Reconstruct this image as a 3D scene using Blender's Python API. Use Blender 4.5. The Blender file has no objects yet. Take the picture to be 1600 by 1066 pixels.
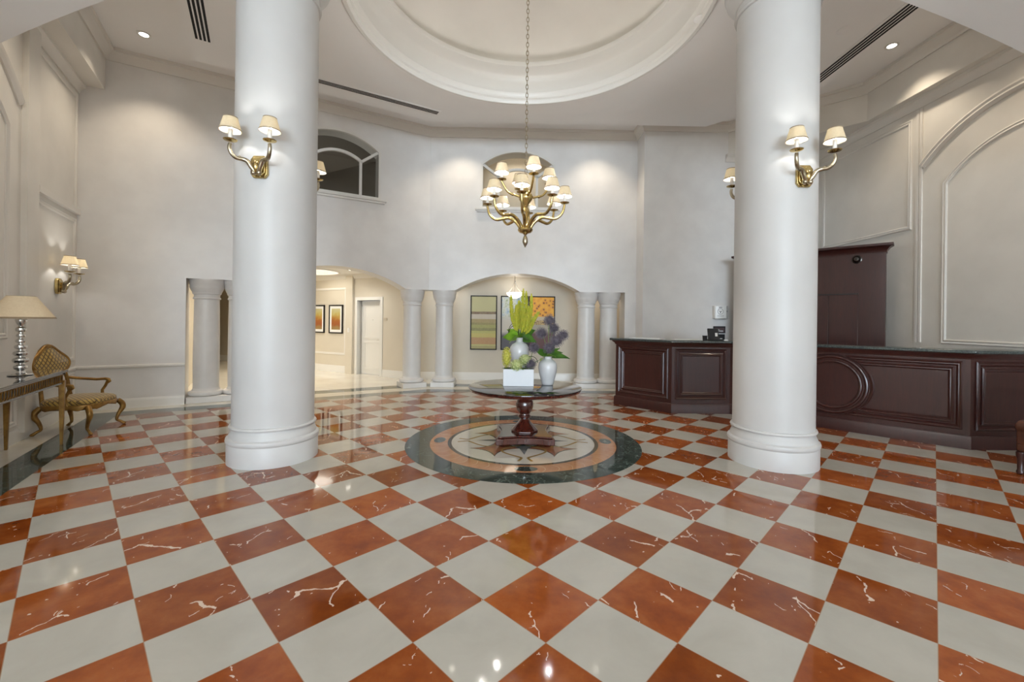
import bpy, bmesh, math, random
from mathutils import Vector, Matrix

PI = math.pi
R = math.radians
SC = bpy.context.scene
COL = SC.collection

# ------------------------------------------------------------------ camera
# room frame: X to the right, Y into the lobby, metres; origin under the dome axis line
FPX, CPX, CPY = 673.8, 804.5, 501.4          # focal length and principal point for a 1600 x 1066 frame
cam_d = bpy.data.cameras.new('camera')
cam_d.sensor_fit = 'HORIZONTAL'
cam_d.sensor_width = 36.0
cam_d.lens = 36.0 * FPX / 1600.0
cam_d.shift_x = (800.0 - CPX) / 1600.0
cam_d.shift_y = (CPY - 533.0) / 1600.0
cam_d.clip_start = 0.05
cam = bpy.data.objects.new('camera', cam_d)
COL.objects.link(cam)
YAW, PITCH, ROLL = -0.784, 0.027, 0.70
cam.matrix_world = (Matrix.Translation((-0.199, -0.002, 1.569)) @ Matrix.Rotation(R(YAW), 4, 'Z')
                    @ Matrix.Rotation(R(90 + PITCH), 4, 'X') @ Matrix.Rotation(R(ROLL), 4, 'Z'))
SC.camera = cam

# ------------------------------------------------------------------ world, exposure
w = bpy.data.worlds.new('world')
SC.world = w
w.use_nodes = True
w.node_tree.nodes['Background'].inputs[0].default_value = (0.86, 0.93, 1.0, 1)
w.node_tree.nodes['Background'].inputs[1].default_value = 0.6
SC.view_settings.view_transform = 'Standard'
SC.view_settings.look = 'None'
SC.view_settings.gamma = 1.0
SC.view_settings.use_curve_mapping = False
SC.view_settings.exposure = 0.0
SC.cycles.use_denoising = True
SC.cycles.max_bounces = 12
SC.cycles.diffuse_bounces = 8
SC.cycles.sample_clamp_indirect = 4.0
SC.cycles.caustics_reflective = False
SC.cycles.caustics_refractive = False


def area_light(name, loc, rot, sx, sy, power, col):
    d = bpy.data.lights.new(name, 'AREA')
    d.shape = 'RECTANGLE'
    d.size, d.size_y = sx, sy
    d.energy = power
    d.color = col
    o = bpy.data.objects.new(name, d)
    o.location = loc
    o.rotation_euler = rot
    COL.objects.link(o)
    return o


def point_light(name, loc, power, col, radius=0.03, parent=None):
    d = bpy.data.lights.new(name, 'POINT')
    d.energy = power
    d.color = col
    d.shadow_soft_size = radius
    o = bpy.data.objects.new(name, d)
    o.location = loc
    if parent is not None:
        o.parent = parent
    COL.objects.link(o)
    return o


def spot_light(name, loc, power, col, ang=80, blend=0.6, radius=0.04):
    d = bpy.data.lights.new(name, 'SPOT')
    d.energy = power
    d.color = col
    d.spot_size = R(ang)
    d.spot_blend = blend
    d.shadow_soft_size = radius
    o = bpy.data.objects.new(name, d)
    o.location = loc
    COL.objects.link(o)
    return o


# daylight through the three tall entrance windows behind the camera (wall_front)
DAY = (0.70, 0.85, 1.0)
for wx in (-2.6, 0.9, 4.4):
    area_light('daylight', (wx, -25.75, 2.6), (R(80), 0, 0), 3.1, 4.6, 1230, DAY)
WARM = (1.0, 0.84, 0.64)
SOFTWARM = (1.0, 0.965, 0.91)


# ------------------------------------------------------------------ mesh helpers
class MB:
    """collects shapes and links them as ONE mesh object"""
    def __init__(self):
        self.v, self.f, self.m = [], [], []

    def add(self, vs, fs, m=0):
        o = len(self.v)
        self.v += [tuple(p) for p in vs]
        for f in fs:
            self.f.append([i + o for i in f])
            self.m.append(m)
        return self

    def box(self, c, s, rz=0.0, m=0, M=None):
        vs = []
        for dx in (-.5, .5):
            for dy in (-.5, .5):
                for dz in (-.5, .5):
                    p = Vector((dx * s[0], dy * s[1], dz * s[2]))
                    if M is not None:
                        p = M @ p
                    elif rz:
                        p = Matrix.Rotation(rz, 3, 'Z') @ p
                    vs.append(p + Vector(c))
        return self.add(vs, [(0, 1, 3, 2), (4, 6, 7, 5), (0, 4, 5, 1), (2, 3, 7, 6), (0, 2, 6, 4), (1, 5, 7, 3)], m)

    def taper(self, c0, s0, c1, s1, m=0):
        vs = []
        for c, s in ((c0, s0), (c1, s1)):
            for dx, dy in ((-.5, -.5), (.5, -.5), (.5, .5), (-.5, .5)):
                vs.append((c[0] + dx * s[0], c[1] + dy * s[1], c[2]))
        return self.add(vs, [(3, 2, 1, 0), (4, 5, 6, 7), (0, 1, 5, 4), (1, 2, 6, 5), (2, 3, 7, 6), (3, 0, 4, 7)], m)

    def tube(self, pts, rad, n=10, m=0, closed=False, cap=True, flat=1.0):
        pts = [Vector(p) for p in pts]
        k = len(pts)
        if not isinstance(rad, (list, tuple)):
            rad = [rad] * k
        vs, fs = [], []
        up = None
        for i, p in enumerate(pts):
            a = pts[i - 1] if (i > 0 or closed) else pts[i]
            b = pts[(i + 1) % k] if (i < k - 1 or closed) else pts[i]
            t = (b - a).normalized()
            if up is None:
                up = Vector((0, 0, 1)) if abs(t.z) < .9 else Vector((1, 0, 0))
            s = t.cross(up)
            if s.length < 1e-6:
                s = t.orthogonal()
            s.normalize()
            up = s.cross(t).normalized()
            for j in range(n):
                an = 2 * PI * j / n
                vs.append(p + s * (math.cos(an) * rad[i]) + up * (math.sin(an) * rad[i] * flat))
        for i in range(k if closed else k - 1):
            for j in range(n):
                a, b = i * n + j, i * n + (j + 1) % n
                c, d = ((i + 1) % k) * n + (j + 1) % n, ((i + 1) % k) * n + j
                fs.append((a, b, c, d))
        if cap and not closed:
            fs.append(tuple(range(n - 1, -1, -1)))
            fs.append(tuple((k - 1) * n + j for j in range(n)))
        return self.add(vs, fs, m)

    def lathe(self, prof, c=(0, 0, 0), n=32, m=0, rot=0.0, sx=1.0, sy=1.0):
        vs, fs = [], []
        k = len(prof)
        for r, z in prof:
            for j in range(n):
                a = 2 * PI * j / n + rot
                vs.append((c[0] + r * math.cos(a) * sx, c[1] + r * math.sin(a) * sy, c[2] + z))
        for i in range(k - 1):
            for j in range(n):
                fs.append((i * n + j, i * n + (j + 1) % n, (i + 1) * n + (j + 1) % n, (i + 1) * n + j))
        if prof[0][0] > 1e-5:
            fs.append(tuple(range(n - 1, -1, -1)))
        if prof[-1][0] > 1e-5:
            fs.append(tuple((k - 1) * n + j for j in range(n)))
        return self.add(vs, fs, m)

    def shell(self, prof, c=(0, 0, 0), n=32, m=0):
        """lathe without end caps"""
        vs, fs = [], []
        k = len(prof)
        for r, z in prof:
            for j in range(n):
                a = 2 * PI * j / n
                vs.append((c[0] + r * math.cos(a), c[1] + r * math.sin(a), c[2] + z))
        for i in range(k - 1):
            for j in range(n):
                fs.append((i * n + j, i * n + (j + 1) % n, (i + 1) * n + (j + 1) % n, (i + 1) * n + j))
        return self.add(vs, fs, m)

    def ball(self, c, r, n=12, k=8, s=(1, 1, 1), m=0):
        vs, fs = [], []
        for i in range(k + 1):
            t = PI * i / k
            for j in range(n):
                a = 2 * PI * j / n
                vs.append((c[0] + r * s[0] * math.sin(t) * math.cos(a), c[1] + r * s[1] * math.sin(t) * math.sin(a),
                           c[2] - r * s[2] * math.cos(t)))
        for i in range(k):
            for j in range(n):
                fs.append((i * n + j, i * n + (j + 1) % n, (i + 1) * n + (j + 1) % n, (i + 1) * n + j))
        return self.add(vs, fs, m)

    def prism(self, poly, z0, z1, m=0):
        n = len(poly)
        vs = [(p[0], p[1], z0) for p in poly] + [(p[0], p[1], z1) for p in poly]
        fs = [tuple(range(n - 1, -1, -1)), tuple(range(n, 2 * n))]
        fs += [(i, (i + 1) % n, n + (i + 1) % n, n + i) for i in range(n)]
        return self.add(vs, fs, m)

    def sweep(self, path, prof, fmap, closed=False, m=0):
        """mitred moulding: path in 2-D, prof of (sideways, depth), fmap(a, b, depth) -> xyz"""
        k = len(path)
        P = [Vector(p) for p in path]
        vs, fs = [], []
        q = len(prof)
        for i in range(k):
            a = P[i - 1] if (i > 0 or closed) else None
            b = P[(i + 1) % k] if (i < k - 1 or closed) else None
            d0 = (P[i] - a).normalized() if a is not None else (b - P[i]).normalized()
            d1 = (b - P[i]).normalized() if b is not None else d0
            n0, n1 = Vector((-d0.y, d0.x)), Vector((-d1.y, d1.x))
            mt = (n0 + n1)
            mt = mt / max(1e-6, mt.dot(n0)) if mt.length > 1e-6 else n0
            for o, d in prof:
                x = P[i] + mt * o
                vs.append(fmap(x.x, x.y, d))
        for i in range(k if closed else k - 1):
            for j in range(q):
                a, b = i * q + j, i * q + (j + 1) % q
                c, d = ((i + 1) % k) * q + (j + 1) % q, ((i + 1) % k) * q + j
                fs.append((a, b, c, d))
        if not closed:
            fs.append(tuple(range(q - 1, -1, -1)))
            fs.append(tuple((k - 1) * q + j for j in range(q)))
        return self.add(vs, fs, m)

    def build(self, name, mats, parent=None, bevel=0.0, ang=38, subsurf=0):
        me = bpy.data.meshes.new(name)
        me.from_pydata(self.v, [], self.f)
        if not isinstance(mats, (list, tuple)):
            mats = [mats]
        for x in mats:
            me.materials.append(x)
        me.polygons.foreach_set('material_index', self.m)
        me.polygons.foreach_set('use_smooth', [True] * len(self.f))
        bm = bmesh.new()
        bm.from_mesh(me)
        bmesh.ops.recalc_face_normals(bm, faces=bm.faces)
        bm.to_mesh(me)
        bm.free()
        me.set_sharp_from_angle(angle=R(ang))
        me.update()
        o = bpy.data.objects.new(name, me)
        COL.objects.link(o)
        if parent is not None:
            o.parent = parent
        if bevel > 0:
            b = o.modifiers.new('bevel', 'BEVEL')
            b.width = bevel
            b.segments = 2
            b.limit_method = 'ANGLE'
            b.angle_limit = R(40)
        if subsurf:
            s = o.modifiers.new('subsurf', 'SUBSURF')
            s.levels = s.render_levels = subsurf
        return o


def tag(o, label, cat, group=None):
    o['label'] = label
    o['category'] = cat
    if group:
        o['group'] = group
    return o


def thing(name, label, cat, loc=(0, 0, 0), rz=0.0, group=None):
    o = bpy.data.objects.new(name, None)
    o.empty_display_size = 0.1
    o.location = loc
    o.rotation_euler = (0, 0, rz)
    COL.objects.link(o)
    return tag(o, label, cat, group)


def struct(o):
    o['kind'] = 'structure'
    return o


def copy_tree(o, parent=None):
    c = o.copy()
    COL.objects.link(c)
    if parent is not None:
        c.parent = parent
    for ch in list(o.children):
        copy_tree(ch, c)
    return c


def arc(x0, x1, z0, rise, n=24):
    """segmental arch points from (x0,z0) to (x1,z0)"""
    h = (x1 - x0) / 2
    rr = (h * h + rise * rise) / (2 * rise)
    cx, cz = (x0 + x1) / 2, z0 + rise - rr
    a = math.asin(abs(h) / rr)
    sg = 1 if x1 > x0 else -1
    return [(cx + sg * rr * math.sin(-a + 2 * a * i / n), cz + rr * math.cos(-a + 2 * a * i / n)) for i in range(n + 1)]


def circle(cx, cy, r, n=96):
    return [(cx + r * math.cos(2 * PI * i / n), cy + r * math.sin(2 * PI * i / n)) for i in range(n)]


def extrude(name, outline, holes, M, thick, mat, parent=None):
    """flat outline with holes, given in (a, b), thickened by thick; M places it (local z = thickness from 0 to thick)"""
    cu = bpy.data.curves.new(name, 'CURVE')
    cu.dimensions = '2D'
    cu.fill_mode = 'BOTH'
    cu.extrude = thick / 2
    for loop in [outline] + holes:
        sp = cu.splines.new('POLY')
        sp.points.add(len(loop) - 1)
        for i, p in enumerate(loop):
            sp.points[i].co = (p[0], p[1], 0, 1)
        sp.use_cyclic_u = True
    t = bpy.data.objects.new(name, cu)
    COL.objects.link(t)
    dg = bpy.context.evaluated_depsgraph_get()
    me = bpy.data.meshes.new_from_object(t.evaluated_get(dg), depsgraph=dg)
    bpy.data.objects.remove(t)
    bpy.data.curves.remove(cu)
    me.transform(M @ Matrix.Translation((0, 0, thick / 2)))
    me.materials.clear()
    me.materials.append(mat)
    for p in me.polygons:
        p.use_smooth = False
    me.name = name
    o = bpy.data.objects.new(name, me)
    COL.objects.link(o)
    if parent is not None:
        o.parent = parent
    return o


class Face:
    """a vertical plane from p0 to p1 seen with p0 on the left; n points at the viewer"""
    def __init__(self, p0, p1):
        self.p0, self.p1 = Vector(p0), Vector(p1)
        d = self.p1 - self.p0
        self.L = d.length
        self.u = d.normalized()
        self.n = Vector((self.u.y, -self.u.x))

    def at(self, s, z, d=0.0):
        p = self.p0 + self.u * s + self.n * d
        return (p.x, p.y, z)

    def M(self):
        """(s, z, depth behind the face)"""
        u, n = self.u, self.n
        return Matrix(((u.x, 0, -n.x, self.p0.x), (u.y, 0, -n.y, self.p0.y), (0, 1, 0, 0), (0, 0, 0, 1)))

    def rz(self):
        return math.atan2(self.u.y, self.u.x)


# ------------------------------------------------------------------ materials
def newmat(name):
    m = bpy.data.materials.new(name)
    m.use_nodes = True
    nt = m.node_tree
    return m, nt, nt.nodes['Principled BSDF']


def mat(name, col, rough=0.5, metal=0.0, col2=None, nscale=4.0, bump=0.0, bscale=30.0, spec=0.5, coat=0.0, stretch=None, detail=4.0, lo=.35, hi=.65):
    m, nt, b = newmat(name)
    b.inputs['Base Color'].default_value = (*col, 1)
    b.inputs['Roughness'].default_value = rough
    b.inputs['Metallic'].default_value = metal
    b.inputs['Specular IOR Level'].default_value = spec
    if coat:
        b.inputs['Coat Weight'].default_value = coat
        b.inputs['Coat Roughness'].default_value = 0.05
    if col2 or bump:
        tc = nt.nodes.new('ShaderNodeTexCoord')
        mp = nt.nodes.new('ShaderNodeMapping')
        nt.links.new(tc.outputs['Object'], mp.inputs[0])
        if stretch:
            mp.inputs['Scale'].default_value = stretch
    if col2:
        nz = nt.nodes.new('ShaderNodeTexNoise')
        nz.inputs['Scale'].default_value = nscale
        nz.inputs['Detail'].default_value = detail
        nt.links.new(mp.outputs[0], nz.inputs['Vector'])
        cr = nt.nodes.new('ShaderNodeValToRGB')
        cr.color_ramp.elements[0].position = lo
        cr.color_ramp.elements[1].position = hi
        cr.color_ramp.elements[0].color = (*col, 1)
        cr.color_ramp.elements[1].color = (*col2, 1)
        nt.links.new(nz.outputs['Fac'], cr.inputs[0])
        nt.links.new(cr.outputs[0], b.inputs['Base Color'])
    if bump:
        n2 = nt.nodes.new('ShaderNodeTexNoise')
        n2.inputs['Scale'].default_value = bscale
        nt.links.new(mp.outputs[0], n2.inputs['Vector'])
        bp = nt.nodes.new('ShaderNodeBump')
        bp.inputs['Strength'].default_value = bump
        bp.inputs['Distance'].default_value = 0.01
        nt.links.new(n2.outputs['Fac'], bp.inputs['Height'])
        nt.links.new(bp.outputs[0], b.inputs['Normal'])
    return m


def emis(name, col, strength):
    m, nt, b = newmat(name)
    b.inputs['Base Color'].default_value = (*col, 1)
    b.inputs['Emission Color'].default_value = (*col, 1)
    b.inputs['Emission Strength'].default_value = strength
    return m


def shade_mat(name, col, glow):
    """pleated lamp-shade cloth that lets the bulb's light through"""
    m, nt, b = newmat(name)
    tc = nt.nodes.new('ShaderNodeTexCoord')
    nz = nt.nodes.new('ShaderNodeTexNoise')
    nz.inputs['Scale'].default_value = 60
    nt.links.new(tc.outputs['Object'], nz.inputs['Vector'])
    mx = nt.nodes.new('ShaderNodeMix')
    mx.data_type = 'RGBA'
    mx.inputs[6].default_value = (*col, 1)
    mx.inputs[7].default_value = (col[0] * .88, col[1] * .86, col[2] * .8, 1)
    nt.links.new(nz.outputs['Fac'], mx.inputs[0])
    tr = nt.nodes.new('ShaderNodeBsdfTranslucent')
    nt.links.new(mx.outputs[2], tr.inputs[0])
    df = nt.nodes.new('ShaderNodeBsdfDiffuse')
    nt.links.new(mx.outputs[2], df.inputs[0])
    ms = nt.nodes.new('ShaderNodeMixShader')
    ms.inputs[0].default_value = glow
    nt.links.new(df.outputs[0], ms.inputs[1])
    nt.links.new(tr.outputs[0], ms.inputs[2])
    nt.links.new(ms.outputs[0], nt.nodes['Material Output'].inputs[0])
    return m


def glass_mat(name, tint, refl=1.0):
    m, nt, b = newmat(name)
    t = nt.nodes.new('ShaderNodeBsdfTransparent')
    t.inputs[0].default_value = (*tint, 1)
    g = nt.nodes.new('ShaderNodeBsdfGlossy')
    g.inputs['Roughness'].default_value = 0.01
    f = nt.nodes.new('ShaderNodeFresnel')
    f.inputs[0].default_value = 1.5
    ms = nt.nodes.new('ShaderNodeMixShader')
    nt.links.new(f.outputs[0], ms.inputs[0])
    nt.links.new(t.outputs[0], ms.inputs[1])
    nt.links.new(g.outputs[0], ms.inputs[2])
    nt.links.new(ms.outputs[0], nt.nodes['Material Output'].inputs[0])
    return m


class NG:
    """tiny node-graph helper"""
    def __init__(self, nt):
        self.nt = nt

    def n(self, t, **kw):
        x = self.nt.nodes.new(t)
        for k, v in kw.items():
            setattr(x, k, v)
        return x

    def l(self, a, b):
        self.nt.links.new(a, b)

    def math(self, op, a, b=None, c=None):
        x = self.n('ShaderNodeMath', operation=op)
        for i, q in enumerate((a, b, c)):
            if q is None:
                continue
            if isinstance(q, (int, float)):
                x.inputs[i].default_value = q
            else:
                self.l(q, x.inputs[i])
        return x.outputs[0]

    def mix(self, f, a, b):
        x = self.n('ShaderNodeMix', data_type='RGBA')
        for i, q in ((0, f), (6, a), (7, b)):
            if isinstance(q, (int, float)):
                x.inputs[i].default_value = q
            elif isinstance(q, tuple):
                x.inputs[i].default_value = (*q, 1)
            else:
                self.l(q, x.inputs[i])
        return x.outputs[2]

    def ramp(self, f, stops, const=False):
        x = self.n('ShaderNodeValToRGB')
        e = x.color_ramp.elements
        if const:
            x.color_ramp.interpolation = 'CONSTANT'
        while len(e) < len(stops):
            e.new(0.5)
        for i, (p, c) in enumerate(stops):
            e[i].position = p
            e[i].color = (*c, 1) if isinstance(c, tuple) else (c, c, c, 1)
        self.l(f, x.inputs[0])
        return x.outputs[0]

    def noise(self, vec, scale, detail=4.0, rough=0.55, dist=0.0):
        x = self.n('ShaderNodeTexNoise')
        x.inputs['Scale'].default_value = scale
        x.inputs['Detail'].default_value = detail
        x.inputs['Roughness'].default_value = rough
        x.inputs['Distortion'].default_value = dist
        if vec is not None:
            self.l(vec, x.inputs['Vector'])
        return x.outputs['Fac']


U2 = 0.3233          # half the diagonal of a floor tile
TILE_Y0 = 2.100


def floor_mat():
    m, nt, b = newmat('checker_marble')
    g = NG(nt)
    tc = g.n('ShaderNodeTexCoord')
    sp = g.n('ShaderNodeSeparateXYZ')
    g.l(tc.outputs['Object'], sp.inputs[0])
    x = sp.outputs[0]
    y = g.math('SUBTRACT', sp.outputs[1], TILE_Y0)
    a = g.math('DIVIDE', g.math('ADD', x, y), 2 * U2)
    c = g.math('DIVIDE', g.math('SUBTRACT', y, x), 2 * U2)
    fa, fc = g.math('FLOOR', a), g.math('FLOOR', c)
    chk = g.math('FLOORED_MODULO', g.math('ADD', fa, fc), 2.0)
    cb = g.n('ShaderNodeCombineXYZ')
    g.l(fa, cb.inputs[0])
    g.l(fc, cb.inputs[1])
    wn = g.n('ShaderNodeTexWhiteNoise', noise_dimensions='2D')
    g.l(cb.outputs[0], wn.inputs['Vector'])
    off = g.n('ShaderNodeVectorMath', operation='SCALE')
    g.l(wn.outputs['Color'], off.inputs[0])
    off.inputs['Scale'].default_value = 60.0
    pos = g.n('ShaderNodeVectorMath', operation='ADD')
    g.l(tc.outputs['Object'], pos.inputs[0])
    g.l(off.outputs[0], pos.inputs[1])
    P = pos.outputs[0]
    # red marble: mottled rust with broken white veins
    n1 = g.noise(P, 5.0, 6.0, .62)
    red = g.ramp(n1, [(.30, (.185, .040, .008)), (.5, (.25, .060, .011)), (.72, (.31, .092, .022))])
    tint = g.math('MULTIPLY_ADD', wn.outputs['Value'], 0.5, 0.75)
    hsv = g.n('ShaderNodeHueSaturation')
    g.l(tint, hsv.inputs['Value'])
    g.l(red, hsv.inputs['Color'])
    red = hsv.outputs[0]
    dn = g.n('ShaderNodeTexNoise')
    dn.inputs['Scale'].default_value = 6.0
    dn.inputs['Detail'].default_value = 4.0
    g.l(P, dn.inputs['Vector'])
    dv = g.n('ShaderNodeVectorMath', operation='MULTIPLY_ADD')
    g.l(dn.outputs['Color'], dv.inputs[0])
    dv.inputs[1].default_value = (.16, .16, .16)
    g.l(P, dv.inputs[2])

    def crackle(scale, thr, mscale, mthr):
        mp = g.n('ShaderNodeMapping')
        mp.inputs['Scale'].default_value = (1.0, .45, 1.0)
        g.l(dv.outputs[0], mp.inputs[0])
        vo = g.n('ShaderNodeTexVoronoi', feature='DISTANCE_TO_EDGE', voronoi_dimensions='2D')
        vo.inputs['Scale'].default_value = scale
        g.l(mp.outputs[0], vo.inputs['Vector'])
        wob = g.math('MULTIPLY', g.noise(P, 24.0, 2.0), thr * 2.0)
        return g.math('MULTIPLY', g.math('LESS_THAN', vo.outputs['Distance'], wob), g.math('GREATER_THAN', g.noise(P, mscale, 3.0), mthr))

    vein = g.math('MAXIMUM', crackle(3.2, .012, 4.5, .56), crackle(9.0, .016, 5.5, .62))
    fleck = g.math('GREATER_THAN', g.noise(P, 20.0, 2.0), .735)
    vein = g.math('MAXIMUM', vein, fleck)
    red = g.mix(vein, red, (.62, .50, .40))
    # cream marble
    n2 = g.noise(P, 2.6, 5.0, .6, .4)
    crm = g.ramp(n2, [(.3, (.385, .372, .328)), (.7, (.445, .43, .385))])
    col = g.mix(chk, red, crm)
    # joints
    def edge(q):
        f = g.math('FRACT', q)
        return g.math('MINIMUM', f, g.math('SUBTRACT', 1.0, f))
    j = g.math('LESS_THAN', g.math('MINIMUM', edge(a), edge(c)), .0035)
    col = g.mix(j, col, (.30, .20, .13))
    g.l(col, b.inputs['Base Color'])
    b.inputs['Roughness'].default_value = 0.06
    b.inputs['IOR'].default_value = 1.37
    return m


def marble(name, c1, c2, vein=None, scale=3.0, rough=0.07, thr=.02):
    m, nt, b = newmat(name)
    g = NG(nt)
    tc = g.n('ShaderNodeTexCoord')
    P = tc.outputs['Object']
    col = g.ramp(g.noise(P, scale, 6.0, .62, .5), [(.3, c1), (.7, c2)])
    if vein:
        nv = g.noise(P, scale * .8, 4.0, .6, 1.2)
        col = g.mix(g.math('LESS_THAN', g.math('ABSOLUTE', g.math('SUBTRACT', nv, .5)), thr), col, vein)
    g.l(col, b.inputs['Base Color'])
    b.inputs['Roughness'].default_value = rough
    b.inputs['IOR'].default_value = 1.55
    return m


def wood_mat(name, c1, c2, rough=0.25, coat=0.5):
    m, nt, b = newmat(name)
    g = NG(nt)
    tc = g.n('ShaderNodeTexCoord')
    mp = g.n('ShaderNodeMapping')
    mp.inputs['Scale'].default_value = (9, 9, .8)
    g.l(tc.outputs['Object'], mp.inputs[0])
    col = g.ramp(g.noise(mp.outputs[0], 3.0, 6.0, .6, 1.0), [(.25, c1), (.75, c2)])
    big = g.noise(tc.outputs['Object'], 1.3, 2.0)
    col2 = g.mix(g.math('MULTIPLY', big, .5), col, c1)
    g.l(col2, b.inputs['Base Color'])
    b.inputs['Roughness'].default_value = rough
    b.inputs['Coat Weight'].default_value = coat
    b.inputs['Coat Roughness'].default_value = .12
    return m


def fabric_diamond(name, c1, c2, scale=38):
    m, nt, b = newmat(name)
    g = NG(nt)
    tc = g.n('ShaderNodeTexCoord')
    sp = g.n('ShaderNodeSeparateXYZ')
    g.l(tc.outputs['Object'], sp.inputs[0])
    h = g.math('ADD', sp.outputs[0], sp.outputs[2])
    s1 = g.math('SINE', g.math('MULTIPLY', g.math('ADD', h, sp.outputs[1]), scale * 2))
    s2 = g.math('SINE', g.math('MULTIPLY', g.math('SUBTRACT', h, sp.outputs[1]), scale * 2))
    q = g.math('MAXIMUM', s1, s2)
    col = g.ramp(g.math('MULTIPLY_ADD', q, .5, .5), [(.68, c1), (.93, c2)])
    g.l(col, b.inputs['Base Color'])
    b.inputs['Roughness'].default_value = .55
    b.inputs['Sheen Weight'].default_value = .3
    return m


M_floor = floor_mat()
M_green = marble('green_marble', (.018, .034, .030), (.05, .075, .066), (.16, .2, .18), 4.0, .05, .006)
M_cream = marble('cream_marble', (.60, .56, .47), (.70, .66, .57), None, 2.0, .06)
M_hallfloor = marble('hall_marble', (.70, .66, .58), (.80, .77, .70), None, 1.6, .05)
M_wall = mat('polished_plaster', (.71, .70, .69), .33, col2=(.765, .757, .745), nscale=2.2, bump=.04, bscale=5, detail=6)
M_side = mat('cream_plaster', (.71, .69, .645), .38, col2=(.76, .74, .695), nscale=2.0, bump=.03, bscale=5)
M_ceil = mat('ceiling_paint', (.86, .855, .85), .7, col2=(.88, .875, .87), nscale=1.2)
M_dome = mat('dome_plaster', (.72, .70, .66), .6, col2=(.78, .76, .72), nscale=1.1, detail=6)
M_trim = mat('trim_paint', (.74, .72, .68), .4)
M_white = mat('white_gloss_paint', (.73, .72, .69), .3)
M_column = mat('polished_column', (.56, .56, .555), .42, col2=(.60, .60, .595), nscale=1.4)
M_colsmall = mat('cast_stone', (.70, .69, .675), .4, col2=(.735, .725, .71), nscale=5)
M_vault = mat('vault_paint', (.80, .80, .80), .6)
M_hallwall = mat('hall_paint', (.60, .55, .46), .6, col2=(.625, .575, .485), nscale=1.5)
M_dark = mat('corridor_shade', (.115, .10, .08), .6)  # dark tone stands in for the shade of the unlit upper corridor
M_wood = wood_mat('mahogany', (.028, .0065, .0055), (.058, .014, .010), .34, .15)
M_woodred = wood_mat('polished_mahogany', (.045, .009, .006), (.105, .022, .013), .16, .8)
M_brass = mat('antique_brass', (.62, .47, .20), .22, 1.0, col2=(.42, .32, .14), nscale=18)
M_bronze = mat('pale_bronze', (.50, .44, .33), .28, 1.0, col2=(.34, .29, .20), nscale=14)
M_gilt = mat('gilt_wood', (.34, .19, .045), .32, .6, col2=(.22, .115, .028), nscale=16, bump=.05, bscale=60)
M_walnut = wood_mat('dark_walnut', (.022, .012, .008), (.05, .028, .018), .2, .7)
M_gold = fabric_diamond('gold_diamond_fabric', (.46, .30, .06), (.10, .055, .010), 52)
M_shade = shade_mat('cream_shade_cloth', (.95, .89, .76), .62)
M_lampshade = mat('beige_shade_cloth', (.72, .60, .42), .8, col2=(.76, .645, .46), nscale=50)
M_band = mat('shade_ribbon', (.28, .21, .13), .6)
M_candle = mat('candle_sleeve', (.92, .91, .88), .45)
M_bulb = emis('lit_bulb', (1.0, .93, .80), 30)
M_silver = mat('mercury_glass', (.78, .78, .77), .12, 1.0, col2=(.62, .62, .61), nscale=22)
M_black = mat('black_plastic', (.012, .012, .014), .35)
M_slot = mat('vent_slot', (.008, .008, .009), .8)
M_granite = mat('green_granite', (.022, .030, .030), .12, col2=(.075, .09, .088), nscale=60, spec=.6)
M_darkglass = mat('smoked_glass', (.010, .011, .010), .02, spec=.7, coat=1.0)
M_pane = glass_mat('window_glass', (.86, .86, .84))
M_ceramic = mat('white_ceramic', (.60, .61, .63), .25, coat=.3)
M_leather = mat('brown_leather', (.07, .021, .011), .4, col2=(.10, .033, .017), nscale=9, bump=.15, bscale=120)
M_paper = mat('white_paper', (.82, .82, .81), .7)
M_lit = emis('lit_lens', (1.0, .93, .80), 12)
M_cove = emis('lit_cove', (1.0, .94, .82), 3.0)
M_alab = emis('lit_alabaster', (1.0, .90, .74), 2.2)
M_steel = mat('brushed_metal', (.6, .58, .54), .3, 1.0)

# ================================================================== SETTING
C30, S30 = math.cos(R(30)), math.sin(R(30))
C1 = Vector((-2.08, 10.10))                        # corner between the wall facing us and the slanted left wall
C0 = C1 + Vector((-C30, -S30)) * 5.97              # far left corner
L1 = C0 + Vector((S30, -C30)) * 5.33               # near end of the left side wall
XE, YB, XR = 2.78, 9.58, 6.58                      # end of facing wall, recessed wall, right wall
ZP, ZS, ZBOX = 6.03, 5.62, 5.34                    # perimeter ceiling, lowered ceiling, wall boxes
F_mid = Face(C1, (XE, C1.y))
F_left = Face(C0, C1)
F_side = Face(L1, C0)
F_rec = Face((XE, YB), (XR, YB))
F_right = Face((XR, YB), (XR, -26.0))
LF = F_left.L


def fl(t):
    """distance measured from corner C1 along the slanted wall -> along F_left"""
    return LF - t


# ---- floor
def offset(pts, d):
    out = []
    P = [Vector(p) for p in pts]
    for i in range(len(P)):
        a = (P[i] - P[i - 1]).normalized() if i else None
        b = (P[i + 1] - P[i]).normalized() if i < len(P) - 1 else None
        a = a or b
        b = b or a
        n0, n1 = Vector((a.y, -a.x)), Vector((b.y, -b.x))
        mt = n0 + n1
        mt = mt / mt.dot(n0)
        out.append(P[i] + mt * d)
    return out


edge = [L1 + (L1 - C0).normalized() * 1.2, C0, C1, Vector((7.0, C1.y))]
fb = MB()
rings = {d: offset(edge, d) for d in (.65, .30, .0, -.12, -.55)}


def strip(d0, d1, m):
    a, b = rings[d0], rings[d1]
    for i in range(len(a) - 1):
        fb.add([(a[i].x, a[i].y, 0), (a[i + 1].x, a[i + 1].y, 0), (b[i + 1].x, b[i + 1].y, 0), (b[i].x, b[i].y, 0)], [(0, 1, 2, 3)], m)


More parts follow.
